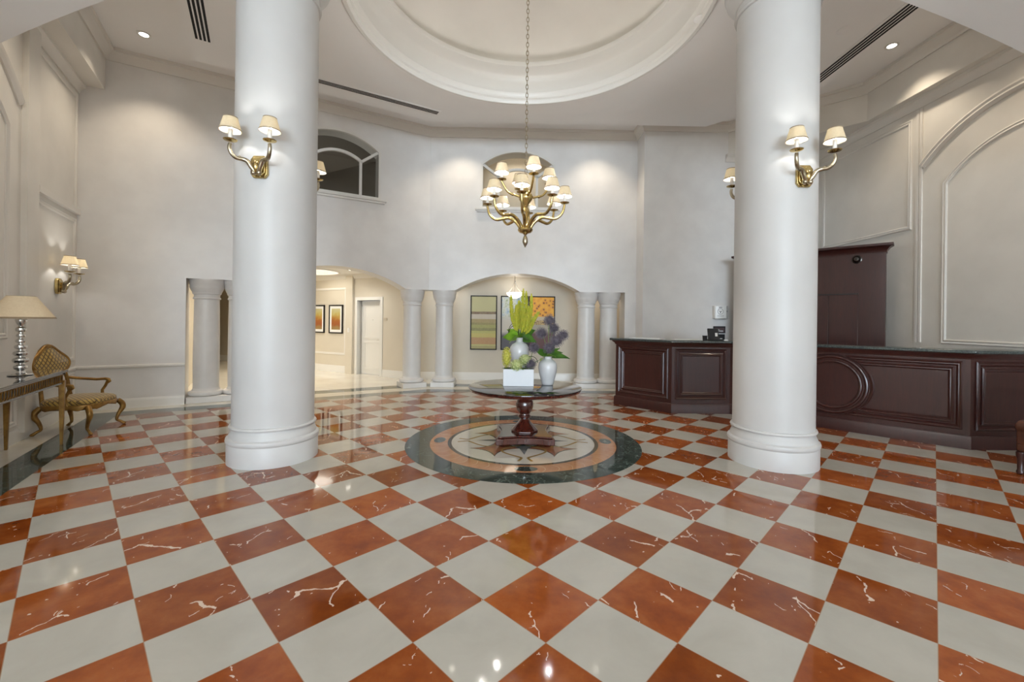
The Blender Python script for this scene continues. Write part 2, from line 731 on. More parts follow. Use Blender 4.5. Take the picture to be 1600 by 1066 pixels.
strip(.65, .30, 1)
strip(.30, -.12, 2)
strip(-.12, -.55, 1)
inner = rings[.65]
poly = [(p.x, p.y, 0) for p in inner] + [(7.0, -2.0, 0), (-5.2, -2.0, 0), (-5.2, inner[0].y, 0)]
fb.add(poly, [tuple(range(len(poly)))], 0)
fb.add([(-5.2, -26.2, 0), (7.0, -26.2, 0), (7.0, -2.0, 0), (-5.2, -2.0, 0)], [(0, 1, 2, 3)], 3)  # unseen entrance floor, made pale to bounce light up to the ceiling
o5 = rings[-.55]
hp = [(p.x, p.y, 0) for p in o5[1:]] + [(7.0, 13.0, 0), (-2.5, 13.0, 0), (-14.5, 19.9, 0)]
fb.add(hp, [tuple(range(len(hp)))], 3)
struct(fb.build('floor', [M_floor, M_green, M_cream, M_hallfloor]))

# ---- walls with their openings
ZO = 2.27                                            # underside over the paired columns
mid_out = [(0, ZO)]
mid_out += arc(2.08 - 1.46, 2.08 + 1.46, ZO, .41)
mid_out += [(4.60, ZO), (4.60, 0), (4.86, 0), (4.86, 6.2), (0, 6.2)]
WZ0, WZ1, WR, WH = 4.19, 5.25, .32, .87              # upper window: sill, spring line, rise, half width


def win_hole(c):
    return [(c - WH, WZ0), (c + WH, WZ0)] + arc(c + WH, c - WH, WZ1, WR)


wc_mid = 2.08 - .03
wall_back = struct(extrude('wall_back', mid_out, [win_hole(wc_mid)], F_mid.M(), .5, M_wall))
left_out = [(0, 0), (fl(4.54), 0), (fl(4.54), ZO)] + arc(fl(3.45), fl(.55), ZO, .41) + [(LF, ZO), (LF, 6.2), (0, 6.2)]
wc_left = fl(2.0)
wall_left = struct(extrude('wall_left', left_out, [win_hole(wc_left)], F_left.M(), .5, M_wall))
wb = MB()
wb.prism([C1, C1 + Vector((0, .5)), C1 + Vector((-S30, C30)) * .5], ZO, 6.2)
struct(wb.build('wall_corner', M_wall))
wb = MB()
n = F_side.n
wb.prism([L1, C0, C0 - n * .2, L1 - n * .2], 0, 6.2)
struct(wb.build('wall_left_side', M_side))
wb = MB().box(((XE + 7.0) / 2, (YB + 10.6) / 2, 3.1), (7.0 - XE, 10.6 - YB, 6.2))
struct(wb.build('wall_recess', M_wall))
wb = MB().box((XR + .1, -8.21, 3.1), (.2, 35.58, 6.2))
struct(wb.build('wall_right', M_side))
wb = MB().box((L1.x - .1, (L1.y - 26) / 2, 3.1), (.2, L1.y + 26, 6.2))
struct(wb.build('wall_entry', M_side))
# entrance wall behind the camera with three tall windows
fo = [(-4.8, 0), (6.8, 0), (6.8, 6.2), (-4.8, 6.2)]
fh = [[(x - 1.55, .25), (x + 1.55, .25), (x + 1.55, 4.95), (x - 1.55, 4.95)] for x in (-2.6, .9, 4.4)]
M_front = Matrix(((1, 0, 0, 0), (0, 0, -1, -26.0), (0, 1, 0, 0), (0, 0, 0, 1)))
struct(extrude('wall_front', fo, fh, M_front, .25, M_vault))

# ---- hall behind the arches
HC = Vector((-2.9, 11.4))
HD = Vector((-C30, S30))
hw = lambda t: HC + HD * t
F_hall = Face(hw(11.7), HC)
F_alc = Face(HC, (3.4, 11.4))
HL = F_hall.L
door_hole = [(HL - 1.85, 0), (HL - .95, 0), (HL - .95, 2.1), (HL - 1.85, 2.1)]
hall_out = [(0, 0), (HL - 1.85, 0), (HL - 1.85, 2.1), (HL - .95, 2.1), (HL - .95, 0), (HL, 0), (HL, 6.2), (0, 6.2)]
struct(extrude('wall_hall', hall_out, [], F_hall.M(), .2, M_hallwall))
wb = MB()
wb.box((.3, 11.5, 3.1), (6.4, .2, 6.2))
wb.box((3.3, 11.0, 3.1), (.2, 1.0, 6.2))
struct(wb.build('wall_alcove', M_hallwall))
wb = MB()
a = C0 + Vector((-S30, C30)) * .0
HE = C1 - F_left.u * 4.75 + Vector((-S30, C30)) * .5
ve = Vector((-S30, C30))
wb.prism([HE, HE + ve * 10.0, HE + ve * 10.0 + Vector((-.2, -.1)), HE + Vector((-.2, -.1))], 0, 6.2)
struct(wb.build('wall_hall_end', M_hallwall))
# projecting pier in the hall left of the door
wb = MB()
p = [hw(2.0) + F_hall.n * 0, hw(2.28), hw(2.28) + F_hall.n * .07, hw(2.0) + F_hall.n * .07]
wb.prism(p, 0, 2.85)
struct(wb.build('wall_hall_pier', M_hallwall))
# hall ceiling with a round lit tray
TR = Vector((-5.75, 11.75))
hc_out = [C0 + Vector((-S30, C30)) * .45, C1 + Vector((-.1, .45)), Vector((3.3, 10.55)), Vector((3.3, 11.5)), HC + Vector((0, .1)), hw(11.9)]
struct(extrude('ceiling_hall', [tuple(q) for q in hc_out], [circle(TR.x, TR.y, .85, 48)], Matrix.Translation((0, 0, 2.85)), .1, M_ceil))
tb = MB()
tb.shell([(.92, 2.84), (.85, 2.84), (.85, 3.0), (.80, 3.0)], (TR.x, TR.y, 0), 48)
struct(tb.build('trim_15', M_trim))
tb = MB().lathe([(.86, 3.02), (.86, 3.04)], (TR.x, TR.y, 0), 48)
tag(tb.build('tray_light', emis('tray_lamp', (1.0, .95, .84), 4.5)), 'round glowing ceiling tray light in the hall beyond the left arch', 'ceiling light')
# corridor above, seen through the upper windows
wb = MB().box((-2.3, 11.0, 4.6), (.12, .9, 3.1))  # divider added to keep the corridor behind the left window dark
struct(wb.build('wall_upper', M_hallwall))
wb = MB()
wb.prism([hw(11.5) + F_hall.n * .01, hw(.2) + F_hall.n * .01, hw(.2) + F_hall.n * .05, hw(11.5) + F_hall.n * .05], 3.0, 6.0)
struct(wb.build('wall_upper_back', M_dark))  # dark lining over the hall wall, paints the corridor as unlit
wb = MB()
wb.prism([hw(4.6) + F_hall.n * .05, hw(4.05) + F_hall.n * .05, hw(4.05) + F_hall.n * .6, hw(4.6) + F_hall.n * .6], 3.0, 6.0)
struct(wb.build('wall_upper_pier', M_hallwall))

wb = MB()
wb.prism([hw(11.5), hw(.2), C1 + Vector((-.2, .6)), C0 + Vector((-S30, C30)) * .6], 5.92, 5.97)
struct(wb.build('ceiling_dark_board', M_dark))  # dark board added under the ceiling so the left window looks unlit
# ---- ceilings
DR = 2.29                                            # dome opening radius
DC = (0.0, 5.63)
struct(extrude('ceiling_perimeter', [(-15, -26.5), (7.2, -26.5), (7.2, 20), (-15, 20)], [circle(*DC, 2.75)],
               Matrix.Translation((0, 0, ZP)), .12, M_ceil))
soff = [(-3.81, 4.4), (-5.23, 6.86), (-1.83, 8.82), (3.80, 8.82), (5.1, 7.52), (5.1, 4.4)]
struct(extrude('ceiling', soff, [circle(*DC, DR)], Matrix.Translation((0, 0, ZS)), ZP - ZS, M_ceil))
db = MB()
drum = [(2.37, 5.615), (2.37, 5.585), (2.345, 5.565), (2.30, 5.565), (2.285, 5.59), (2.285, 5.63), (2.26, 5.65), (2.26, 5.70), (2.235, 5.74),
        (2.25, 5.80), (2.25, 5.92), (2.24, 6.0), (2.20, 6.04), (2.10, 6.08), (2.03, 6.10), (2.02, 6.13), (2.02, 6.17)]
db.shell(drum, (*DC, 0), 96)
struct(db.build('trim_1', M_white))
db = MB()
dome = [(2.25, 6.02)] + [(2.25 * math.cos(R(a)), 6.12 + 1.0 * math.sin(R(a))) for a in range(0, 90, 6)] + [(0.0, 7.12)]
db.shell(dome, (*DC, 0), 96)
struct(db.build('ceiling_dome', M_dome))
cv = MB().tube([(DC[0] + 2.13 * math.cos(2 * PI * i / 72), DC[1] + 2.13 * math.sin(2 * PI * i / 72), 6.115) for i in range(72)], .022, 6, closed=True)
tag(cv.build('cove_light', emis('cove_lamp', (1.0, .94, .84), .7)), 'ring of cove lighting hidden behind the moulded rim of the dome', 'cove light')
# barrel vault over the entrance
vr, vc = 12.03, 5.55 - 12.03
va = [(x, vc + math.sqrt(vr * vr - x * x)) for x in [-7.6 + 15.2 * i / 60 for i in range(61)]]
va += [(7.6, 6.2), (-7.6, 6.2)]
Mv = Matrix(((1, 0, 0, 0), (0, 0, -1, 4.4), (0, 1, 0, 0), (0, 0, 0, 1)))
struct(extrude('ceiling_vault', va, [], Mv, 30.5, M_vault))
# boxes along the tops of the side walls
bb = MB()
q = F_side
bb.prism([q.at(0, 0)[:2], q.at(q.L, 0)[:2], q.at(q.L, 0, .32)[:2], q.at(0, 0, .32)[:2]], ZBOX, ZP + .01)
struct(bb.build('trim_2', M_side))
bb = MB()
bb.prism([(XR, 4.0), (6.37, 4.0), (6.37, 7.87), (4.66, 9.58), (XR, 9.58)], ZBOX, ZP + .01)
struct(bb.build('trim_3', M_side))

# ---- crowns, rails, skirtings (each a mitred moulding)
CROWN = [(0, 0), (0, -.19), (.025, -.19), (.03, -.15), (.075, -.10), (.10, -.06), (.13, -.055), (.13, 0)]


def crown(name, path, z, m, prof=CROWN):
    b = MB()
    b.sweep(path, [(-o, d) for o, d in prof], lambda x, y, d: (x, y, z + d))
    return struct(b.build(name, m))


box_l = [F_side.at(0, 0, .32)[:2], F_side.at(F_side.L, 0, .32)[:2]]
cpath = box_l + [tuple(C1), (XE, C1.y), (XE, YB), (4.66, YB), (6.37, 7.87), (6.37, 4.0)]
crown('trim_4', cpath, ZP, M_trim)
SM = [(0, 0), (0, -.16), (.02, -.16), (.025, -.12), (.06, -.07), (.08, -.05), (.09, -.045), (.09, 0)]
crown('trim_5', [F_side.at(0, 0)[:2], F_side.at(F_side.L, 0)[:2]], ZBOX, M_trim, SM)
crown('trim_6', [(4.6, YB), (XR, YB), (XR, 4.0)], ZBOX, M_trim, SM)
BASE = [(0, 0), (0, .165), (.008, .165), (.018, .145), (.02, .12), (.022, .0)]


def base(name, path, m=None):
    return crown(name, path, 0.0, m or M_white, BASE)


base('baseboard_side', [F_side.at(0, 0)[:2], tuple(C0)])
base('baseboard_left', [tuple(C0), F_left.at(fl(4.54), 0)[:2]])
HB = [(0, 0), (0, .2), (.012, .2), (.02, .17), (.024, .0)]
crown('baseboard_hall', [tuple(hw(11.5)), tuple(hw(2.3))], 0, M_white, HB)
crown('baseboard_hall_door', [tuple(hw(.85)), tuple(HC), (3.2, 11.4)], 0, M_white, HB)
crown('trim_16', [tuple(hw(11.5)), tuple(HC), (3.2, 11.4)], 2.85, M_trim, [(0, 0), (0, -.13), (.02, -.12), (.07, -.04), (.09, 0)])
RAIL = [(0, -.035), (.012, -.035), (.018, -.02), (.028, -.012), (.028, .012), (.018, .02), (0, .03)]
crown('trim_7', [F_side.at(0, 0)[:2], tuple(C0), F_left.at(fl(4.54), 0)[:2]], .715, M_white, RAIL)

PAN = [(-.035, 0), (-.035, .012), (-.02, .022), (0, .012), (.02, .022), (.035, .012), (.035, 0)]
LEDGE = [(-.07, 0), (-.07, .02), (-.03, .045), (.0, .03), (.03, .045), (.07, .02), (.07, 0)]


def frame(b, F, path, closed=True, prof=PAN):
    b.sweep(path, prof, lambda s, z, d: F.at(s, z, d), closed)


def rect(s0, s1, z0, z1):
    return [(s0, z0), (s1, z0), (s1, z1), (s0, z1)]


# left side wall (s measured from L1; q from the far corner)
SL = F_side.L
b = MB()
frame(b, F_side, rect(SL - 1.52, SL - .12, 3.25, 5.10), True, PAN)
b.box(F_side.at(SL - .79, 3.25, .02), (1.54, .06, .09), F_side.rz())
struct(b.build('trim_8', M_trim))
b = MB()
frame(b, F_side, rect(SL - 1.52, SL - .12, .87, 3.10))
struct(b.build('trim_9', M_trim))
b = MB()
frame(b, F_side, rect(SL - 1.52, SL - .12, .24, .62))
frame(b, F_side, rect(SL - 4.9, SL - 2.05, .24, .62))
struct(b.build('trim_10', M_trim))
b = MB()
b.box(F_side.at(SL - 1.77, 2.7, .03), (.34, .06, 5.2), F_side.rz())
struct(b.build('trim_11', M_side))
b = MB()
ar = arc(SL - 4.95, SL - 2.0, 4.18, .62)
frame(b, F_side, ar, False, LEDGE)
ar = arc(SL - 4.7, SL - 2.3, 3.80, .50)
frame(b, F_side, [(SL - 4.7, 1.32), (SL - 2.3, 1.32)] + ar[::-1])
struct(b.build('trim_12', M_trim))
# right wall (s = 9.58 - y)
b = MB()
frame(b, F_right, rect(.35, 2.36, 3.23, 5.02))
struct(b.build('trim_13', M_trim))
b = MB()
for s in (2.50, 2.56):
    frame(b, F_right, [(s, 1.30), (s, 5.16)], False, [(-.02, 0), (-.02, .02), (.02, .02), (.02, 0)])
ar = arc(2.58, 5.6, 4.20, .62)
frame(b, F_right, ar, False, LEDGE)
ar = arc(2.95, 5.25, 3.80, .50)
frame(b, F_right, [(2.95, 1.33), (5.25, 1.33)] + ar[::-1])
struct(b.build('trim_14', M_trim))
# hall panel mouldings round the two small pictures
b = MB()
frame(b, F_hall, rect(HL - 4.6, HL - 2.36, .55, 2.45), True, [(-.03, 0), (-.03, .012), (0, .02), (.03, .012), (.03, 0)])
struct(b.build('trim_17', M_trim))

# ---- arched upper windows
def upper_window(name, F, c, label):
    root = bpy.data.objects.new(name, None)
    COL.objects.link(root)
    struct(root)
    root['label'] = label
    fr = MB()
    wpr = [(-.0, -.10), (-.0, .012), (.05, .012), (.05, -.10)]
    loop = [(c - WH, WZ0), (c + WH, WZ0)] + arc(c + WH, c - WH, WZ1, WR)[1:-1]
    loop = [(c - WH, WZ0), (c + WH, WZ0), (c + WH, WZ1)] + arc(c + WH, c - WH, WZ1, WR)[1:-1] + [(c - WH, WZ1)]
    fr.sweep(loop, wpr, lambda s, z, d: F.at(s, z, d - .0), True)
    fr.build('window_frame', M_white, root)
    bar = [(-.028, -.09), (-.028, -.03), (.028, -.03), (.028, -.09)]
    mu = MB()
    k = .45
    for s in (-k, k):
        mu.sweep([(c + s, WZ0), (c + s, 4.98)], bar, lambda a, z, d: F.at(a, z, d))
        mu.sweep([(c + s, 4.96), (c + s / k * (WH - .01), WZ1 + .02)], bar, lambda a, z, d: F.at(a, z, d))
    mu.sweep(arc(c - k, c + k, 4.98, .15), bar, lambda a, z, d: F.at(a, z, d))
    mu.build('mullions', M_white, root)
    pn = MB()
    lp = [(c - WH, WZ0), (c + WH, WZ0)] + arc(c + WH, c - WH, WZ1, WR)
    pn.add([F.at(s, z, -.06) for s, z in lp], [tuple(range(len(lp)))])
    pn.build('pane', M_pane, root)
    sl = MB()
    sl.box(F.at(c, WZ0 - .02, .03), (2 * WH + .24, .12, .05), F.rz())
    sl.box(F.at(c, WZ0 - .065, .015), (2 * WH + .16, .08, .045), F.rz())
    sl.build('window_sill', M_white, root, bevel=.008)


upper_window('window_1', F_mid, wc_mid, 'arched upper window behind the brass chandelier')
upper_window('window_2', F_left, wc_left, 'dark arched upper window right of the left big column')
# entrance window frames
for i, x in enumerate((-2.6, .9, 4.4)):
    wf = MB()
    for dx in (-1.51, 0, 1.51):
        wf.box((x + dx, -26.0, 2.6), (.08, .1, 4.7))
    for z in (.29, 3.4, 4.91):
        wf.box((x, -26.0, z), (3.1, .1, .08))
    struct(wf.build('window_%d' % (i + 3), M_white))

# ---- hall door
F_d = F_hall
dr = bpy.data.objects.new('door_1', None)
COL.objects.link(dr)
struct(dr)
cs = MB()
cs.sweep([(HL - .95, 0), (HL - .95, 2.1), (HL - 1.85, 2.1), (HL - 1.85, 0)], [(-.09, 0), (-.09, .02), (0, .03), (0, -.2), (-.0, -.2)], lambda s, z, d: F_d.at(s, z, d))
cs.build('door_casing', M_white, dr)
lf = MB()
lf.box(F_d.at(HL - 1.40, 1.05, -.17), (.90, .045, 2.08), F_d.rz())
for z0, z1 in ((.16, .92), (1.04, 1.95)):
    frame(lf, Face(F_d.at(0, 0, -.147)[:2], F_d.at(HL, 0, -.147)[:2]), rect(HL - 1.73, HL - 1.07, z0, z1), True,
          [(-.03, 0), (-.03, .012), (0, .02), (.03, .012), (.03, 0)])
lf.build('door_leaf', M_white, dr)
pv = MB().tube([F_d.at(HL - 1.40, 1.55, -.15), F_d.at(HL - 1.40, 1.55, -.138)], .012, 10)
pv.build('peephole', M_steel, dr)
kb = MB()
kb.tube([F_d.at(HL - 1.05, 1.0, -.15), F_d.at(HL - 1.05, 1.0, -.09), F_d.at(HL - 1.17, 1.0, -.09)], .011, 8)
kb.build('door_handle', M_steel, dr)

# ================================================================== COLUMNS
def big_column(x, y, label):
    t = thing('column', label, 'column', (x, y, 0), 0, 'big round columns')
    b = MB().lathe([(.456, 0), (.456, .205), (.452, .215), (.462, .225), (.468, .245), (.462, .268), (.448, .275), (.436, .283),
                    (.436, .30), (.425, .325), (.415, .355), (.413, .37), (.430, .375), (.437, .39), (.430, .405), (.413, .41)], n=64)
    b.build('base', M_column, t)
    MB().lathe([(.413, .405), (.413, 5.14)], n=64).build('shaft', M_column, t)
    c = MB().lathe([(.413, 5.13), (.432, 5.135), (.440, 5.155), (.432, 5.175), (.415, 5.18), (.415, 5.25), (.43, 5.255), (.445, 5.28),
                    (.50, 5.36), (.53, 5.39), (.53, 5.44), (.55, 5.45), (.55, 5.615)], n=64)
    c.build('capital', M_column, t)
    return t


BCX, BCY = 2.847, 4.925
big_column(-BCX, BCY, 'huge white polished column standing left of the flower table')
big_column(BCX, BCY, 'huge white polished column standing in front of the reception desk')


def small_column():
    t = thing('arcade_column', '', 'column', (0, 0, 0), 0, 'paired columns under the arches')
    MB().box((0, 0, .055), (.55, .55, .11)).build('plinth', M_colsmall, t, bevel=.006)
    MB().lathe([(.25, .11), (.275, .125), (.285, .155), (.275, .185), (.25, .20), (.225, .205), (.212, .23), (.205, .25)], n=40).build('base', M_colsmall, t)
    MB().lathe([(.205, .24), (.209, .7), (.206, 1.3), (.198, 1.92)], n=40).build('shaft', M_colsmall, t)
    MB().lathe([(.198, 1.90), (.215, 1.905), (.222, 1.92), (.215, 1.935), (.205, 1.94), (.205, 1.99), (.225, 2.0), (.228, 2.03), (.235, 2.04),
                (.262, 2.10), (.268, 2.12), (.268, 2.17), (.275, 2.18), (.285, 2.26), (.285, 2.272)], n=40).build('capital', M_colsmall, t)
    return t


sc0 = small_column()
spots = [(C1 + F_mid.n * -.28 + Vector((.33, 0)), 0, 'slim stone column on the inner side of the pair left of the flowers'),
         (C1 - F_left.n * .28 - F_left.u * .30, 30, 'slim stone column at the wall corner, just right of the left arch'),
         (Vector((1.66, C1.y + .28)), 0, 'slim stone column on the left of the pair beside the reception desk'),
         (Vector((2.20, C1.y + .28)), 0, 'slim stone column partly hidden behind the end of the reception desk'),
         (C1 - F_left.u * 4.25 - F_left.n * .28, 30, 'slim stone column in the far left opening beyond the gilt chair'),
         (C1 - F_left.u * 3.71 - F_left.n * .28, 30, 'slim stone column mostly hidden behind the left big column')]
for i, (p, a, lab) in enumerate(spots):
    o = sc0 if i == 0 else copy_tree(sc0)
    o.location = (p.x, p.y, 0)
    o.rotation_euler = (0, 0, R(a))
    o['label'] = lab

# ================================================================== FLOOR MEDALLION
med = thing('floor_medallion', 'round inlaid marble medallion in the checkered floor under the table', 'floor medallion', (0, 5.65, 0))
M_orange = marble('peach_marble', (.40, .17, .075), (.52, .26, .13), None, 6.0, .05)
M_dkline = marble('dark_marble_line', (.03, .028, .025), (.06, .055, .05), None, 6.0, .05)
M_medcream = marble('medallion_cream', (.62, .59, .52), (.70, .67, .60), None, 3.0, .05)
M_ochre = marble('ochre_marble', (.30, .19, .06), (.40, .27, .10), None, 9.0, .05)
M_grey = marble('grey_marble', (.10, .11, .11), (.17, .18, .175), None, 7.0, .05)
M_rust = marble('rust_marble', (.30, .11, .05), (.40, .17, .085), None, 8.0, .05)


def annulus(b, r0, r1, z, n=120, m=0):
    vs = [(r * math.cos(2 * PI * i / n), r * math.sin(2 * PI * i / n), z) for r in (r0, r1) for i in range(n)]
    b.add(vs, [(i, (i + 1) % n, n + (i + 1) % n, n + i) for i in range(n)], m)


def flat(b, pts, z, m=0):
    b.add([(x, y, z) for x, y in pts], [tuple(range(len(pts)))], m)


b = MB(); annulus(b, 1.225, 1.50, .0012); b.build('green_ring', M_green, med)
b = MB(); annulus(b, 1.195, 1.226, .0014); annulus(b, .925, .972, .0014); b.build('dark_line', M_dkline, med)
b = MB(); annulus(b, .970, 1.196, .0012)
b.build('peach_ring', M_orange, med)
b = MB()
for i in range(44):                                  # fish-scale joints round the peach ring
    a0 = 2 * PI * i / 44
    pts = []
    for k in range(13):
        t = -1 + 2 * k / 12
        rr = 1.083 + t * .108
        aa = a0 + .05 * math.cos(t * PI / 2)
        pts.append((rr, aa))
    poly = [(r * math.cos(q), r * math.sin(q)) for r, q in pts] + [(r * math.cos(q - .006), r * math.sin(q - .006)) for r, q in pts[::-1]]
    for k in range(12):
        n_ = len(poly)
        flat(b, [poly[k], poly[k + 1], poly[n_ - 2 - k], poly[n_ - 1 - k]], .0018)
b.build('scale_joints', marble('pale_joint', (.55, .36, .19), (.62, .42, .24), None, 9.0, .05), med)
b = MB()
for a in range(4):
    t = a * PI / 2
    c, s = math.cos(t), math.sin(t)
    el = [(1.083 + .075 * math.cos(q), .125 * math.sin(q)) for q in [2 * PI * k / 24 for k in range(24)]]
    b = MB()
    flat(b, [(x * c - y * s, x * s + y * c) for x, y in el], .0022)
    b.build('green_oval', M_green, med)


b = MB(); flat(b, circle(0, 0, .926, 96), .0012); b.build('cream_disc', M_medcream, med)
b = MB()
for a in range(4):                                   # four flared rust bands on the diagonals, framed in dark marble
    t = a * PI / 2 + PI / 4
    c, s = math.cos(t), math.sin(t)
    for m_, gr, z in ((1, .018, .0018), (0, 0, .0022)):
        pts = []
        for k in range(9):
            q = -1 + k / 4
            pts.append((.44 - .10 * (1 - q * q) * .0 + q * .0 + .0, 0))
        out = [(.30 - gr, -.10 - gr)]
        out = []
        for k in range(9):
            u = k / 8
            out.append((.28 + .42 * u - gr * (1 - u) + gr * u, .12 + .09 * abs(2 * u - 1) ** 2 + gr))
        for k in range(1, 8):
            u = k / 8
            out.append((.70 + gr - .07 * math.sin(PI * u), .21 + gr - u * 2 * (.21 + gr)))
        for k in range(9):
            u = 1 - k / 8
            out.append((.28 + .42 * u - gr * (1 - u) + gr * u, -.12 - .09 * abs(2 * u - 1) ** 2 - gr))
        flat(b, [(x * c - y * s, x * s + y * c) for x, y in out], z, m_)
b.build('rust_band', [M_rust, M_dkline], med)
b = MB()
for a in range(4):                                   # grey leaf points on the axes
    t = a * PI / 2
    c, s = math.cos(t), math.sin(t)
    L = [(.16, 0), (.30, .11), (.36, .05), (.60, 0), (.36, -.05), (.30, -.11)]
    flat(b, [(x * c - y * s, x * s + y * c) for x, y in L], .0026)
b.build('grey_star', M_grey, med)
b = MB()
for a in range(4):                                   # ochre scrolls
    t = a * PI / 2
    c, s = math.cos(t), math.sin(t)
    for sg in (1, -1):
        b = MB()
        P = []
        for k in range(25):
            u = k / 24
            x = .22 + .62 * u
            y = sg * (.30 * math.sin(PI * min(1, u * 1.25)) * (1 - .55 * u) + .03 + .05 * max(0, u - .8) * 5)
            P.append(Vector((x, y)))
        for k in range(24):
            d = (P[k + 1] - P[k]).normalized()
            nn = Vector((-d.y, d.x)) * .016
            qd = [P[k] + nn, P[k + 1] + nn, P[k + 1] - nn, P[k] - nn]
            flat(b, [(v.x * c - v.y * s, v.x * s + v.y * c) for v in qd], .0030)
        b.build('scroll', M_ochre, med)

# ================================================================== ROUND TABLE
TC = Vector((.02, 5.66))
tb = thing('pedestal_table', 'round mahogany pedestal table with smoked glass top holding the flowers', 'table', (TC.x, TC.y, 0))
b = MB()
h, dp = .365, .055                                   # square platform with hollow sides
pl = []
for k in range(4):
    a0 = PI / 4 + k * PI / 2
    p, q = Vector((math.cos(a0), math.sin(a0))) * h * 1.414, Vector((math.cos(a0 + PI / 2), math.sin(a0 + PI / 2))) * h * 1.414
    pl.append(p + (q - p) * 0)
    pl.append(p + (q - p) * .10)
    m_ = -(p + q).normalized() * dp
    for u in (.2, .35, .5, .65, .8):
        pl.append(p + (q - p) * u + m_ * math.sin(PI * (u - .1) / .8))
    pl.append(p + (q - p) * .90)
b.prism([v * 1.0 for v in pl], .035, .115)
b.prism([v * .93 for v in pl], .115, .135)
b.build('platform', M_woodred, tb, bevel=.008)
for k in range(4):
    a0 = PI / 4 + k * PI / 2
    f = MB().ball((.40 * math.cos(a0), .40 * math.sin(a0), .024), .05, s=(1, 1, .48))
    f.build('foot', M_woodred, tb)
MB().lathe([(.185, .135), (.185, .15), (.17, .165), (.135, .20), (.085, .25), (.06, .29), (.055, .30)], n=8, rot=PI / 8).build('pedestal_base', M_woodred, tb, bevel=.004)
MB().lathe([(.055, .295), (.085, .315), (.09, .33), (.07, .345), (.068, .36), (.10, .40), (.115, .46), (.112, .52), (.085, .565), (.075, .58), (.095, .60),
            (.10, .615), (.08, .63), (.14, .66), (.30, .668)], n=12).build('urn', M_woodred, tb, bevel=.003)
MB().lathe([(.60, .655), (.70, .66), (.725, .672), (.73, .688), (.72, .70), (.0, .70)], n=96).build('table_rim', M_woodred, tb)
MB().lathe([(.735, .7005), (.74, .704), (.74, .711), (.735, .7145), (.0, .7145)], n=96).build('glass_top', M_darkglass, tb)
TZ = .7155

# ================================================================== VASES AND FLOWERS
pb = thing('planter_box', 'low white rectangular planter box at the front of the round table', 'planter', (-.066, 5.70, TZ))
b = MB()
W, D, H = .40, .17, .225
b.box((0, 0, H / 2), (W, D, H))
b.build('box_shell', M_ceramic, pb, bevel=.004)
MB().box((0, 0, H), (W - .026, D - .026, .012)).build('soil', mat('moss', (.03, .045, .012), .9, col2=(.06, .08, .02), nscale=40), pb)

tv = thing('tall_vase', 'tall white embossed ceramic vase holding dark allium heads', 'vase', (.33, 5.80, TZ))
prof = [(.0, 0), (.072, 0), (.080, .012), (.082, .03), (.098, .09), (.118, .17), (.126, .235), (.118, .29), (.092, .325), (.060, .345), (.052, .362), (.058, .378), (.066, .386),
        (.060, .384), (.046, .360), (.046, .30)]
vb = MB()
nn = 48
vs = []
for (r, z) in prof:
    for j in range(nn):
        a = 2 * PI * j / nn
        k = 1 + (.045 * max(0, math.sin(a * 5 + (z * 30 // 2.4) * PI)) * max(0, math.sin(z * 38)) if .03 < z < .32 else 0)
        vs.append((r * k * math.cos(a), r * k * math.sin(a), z))
fs = [(i * nn + j, i * nn + (j + 1) % nn, (i + 1) * nn + (j + 1) % nn, (i + 1) * nn + j) for i in range(len(prof) - 1) for j in range(nn)]
vb.add(vs, fs)
vb.build('vase_body', M_ceramic, tv, ang=80)
rv = thing('round_vase', 'round-shouldered white vase at the back holding the yellow-green spikes', 'vase', (-.05, 5.95, TZ))
vb = MB().shell([(.0, 0), (.085, 0), (.085, .02), (.06, .05), (.06, .08), (.085, .18), (.115, .32), (.135, .42), (.13, .49), (.10, .535), (.06, .555), (.045, .57), (.045, .61), (.055, .625), (.05, .625), (.038, .60), (.038, .5)], n=48)
vb.build('vase_body', M_ceramic, rv, ang=80)

M_stem = mat('flower_stem', (.16, .24, .06), .5)
M_leaf = mat('leaf_green', (.045, .13, .018), .35, col2=(.10, .24, .03), nscale=9)
M_lime = mat('lime_leaf', (.16, .34, .02), .4, col2=(.26, .45, .04), nscale=10)
M_spike = mat('yellow_green_spike', (.36, .40, .03), .55, col2=(.50, .47, .04), nscale=25, bump=.3, bscale=90)
M_allium = mat('dusky_purple', (.10, .085, .11), .7, col2=(.20, .175, .21), nscale=40)
M_hyd = mat('pale_green_petal', (.42, .50, .18), .6, col2=(.60, .64, .32), nscale=30)
M_yelhyd = mat('yellow_petal', (.50, .48, .06), .6, col2=(.58, .56, .12), nscale=30)
M_hoop = mat('dark_grass', (.025, .035, .015), .5)


def bez(p0, p1, p2, n=12):
    p0, p1, p2 = Vector(p0), Vector(p1), Vector(p2)
    return [p0 * (1 - t) ** 2 + p1 * 2 * t * (1 - t) + p2 * t * t for t in [i / n for i in range(n + 1)]]


random.seed(5)


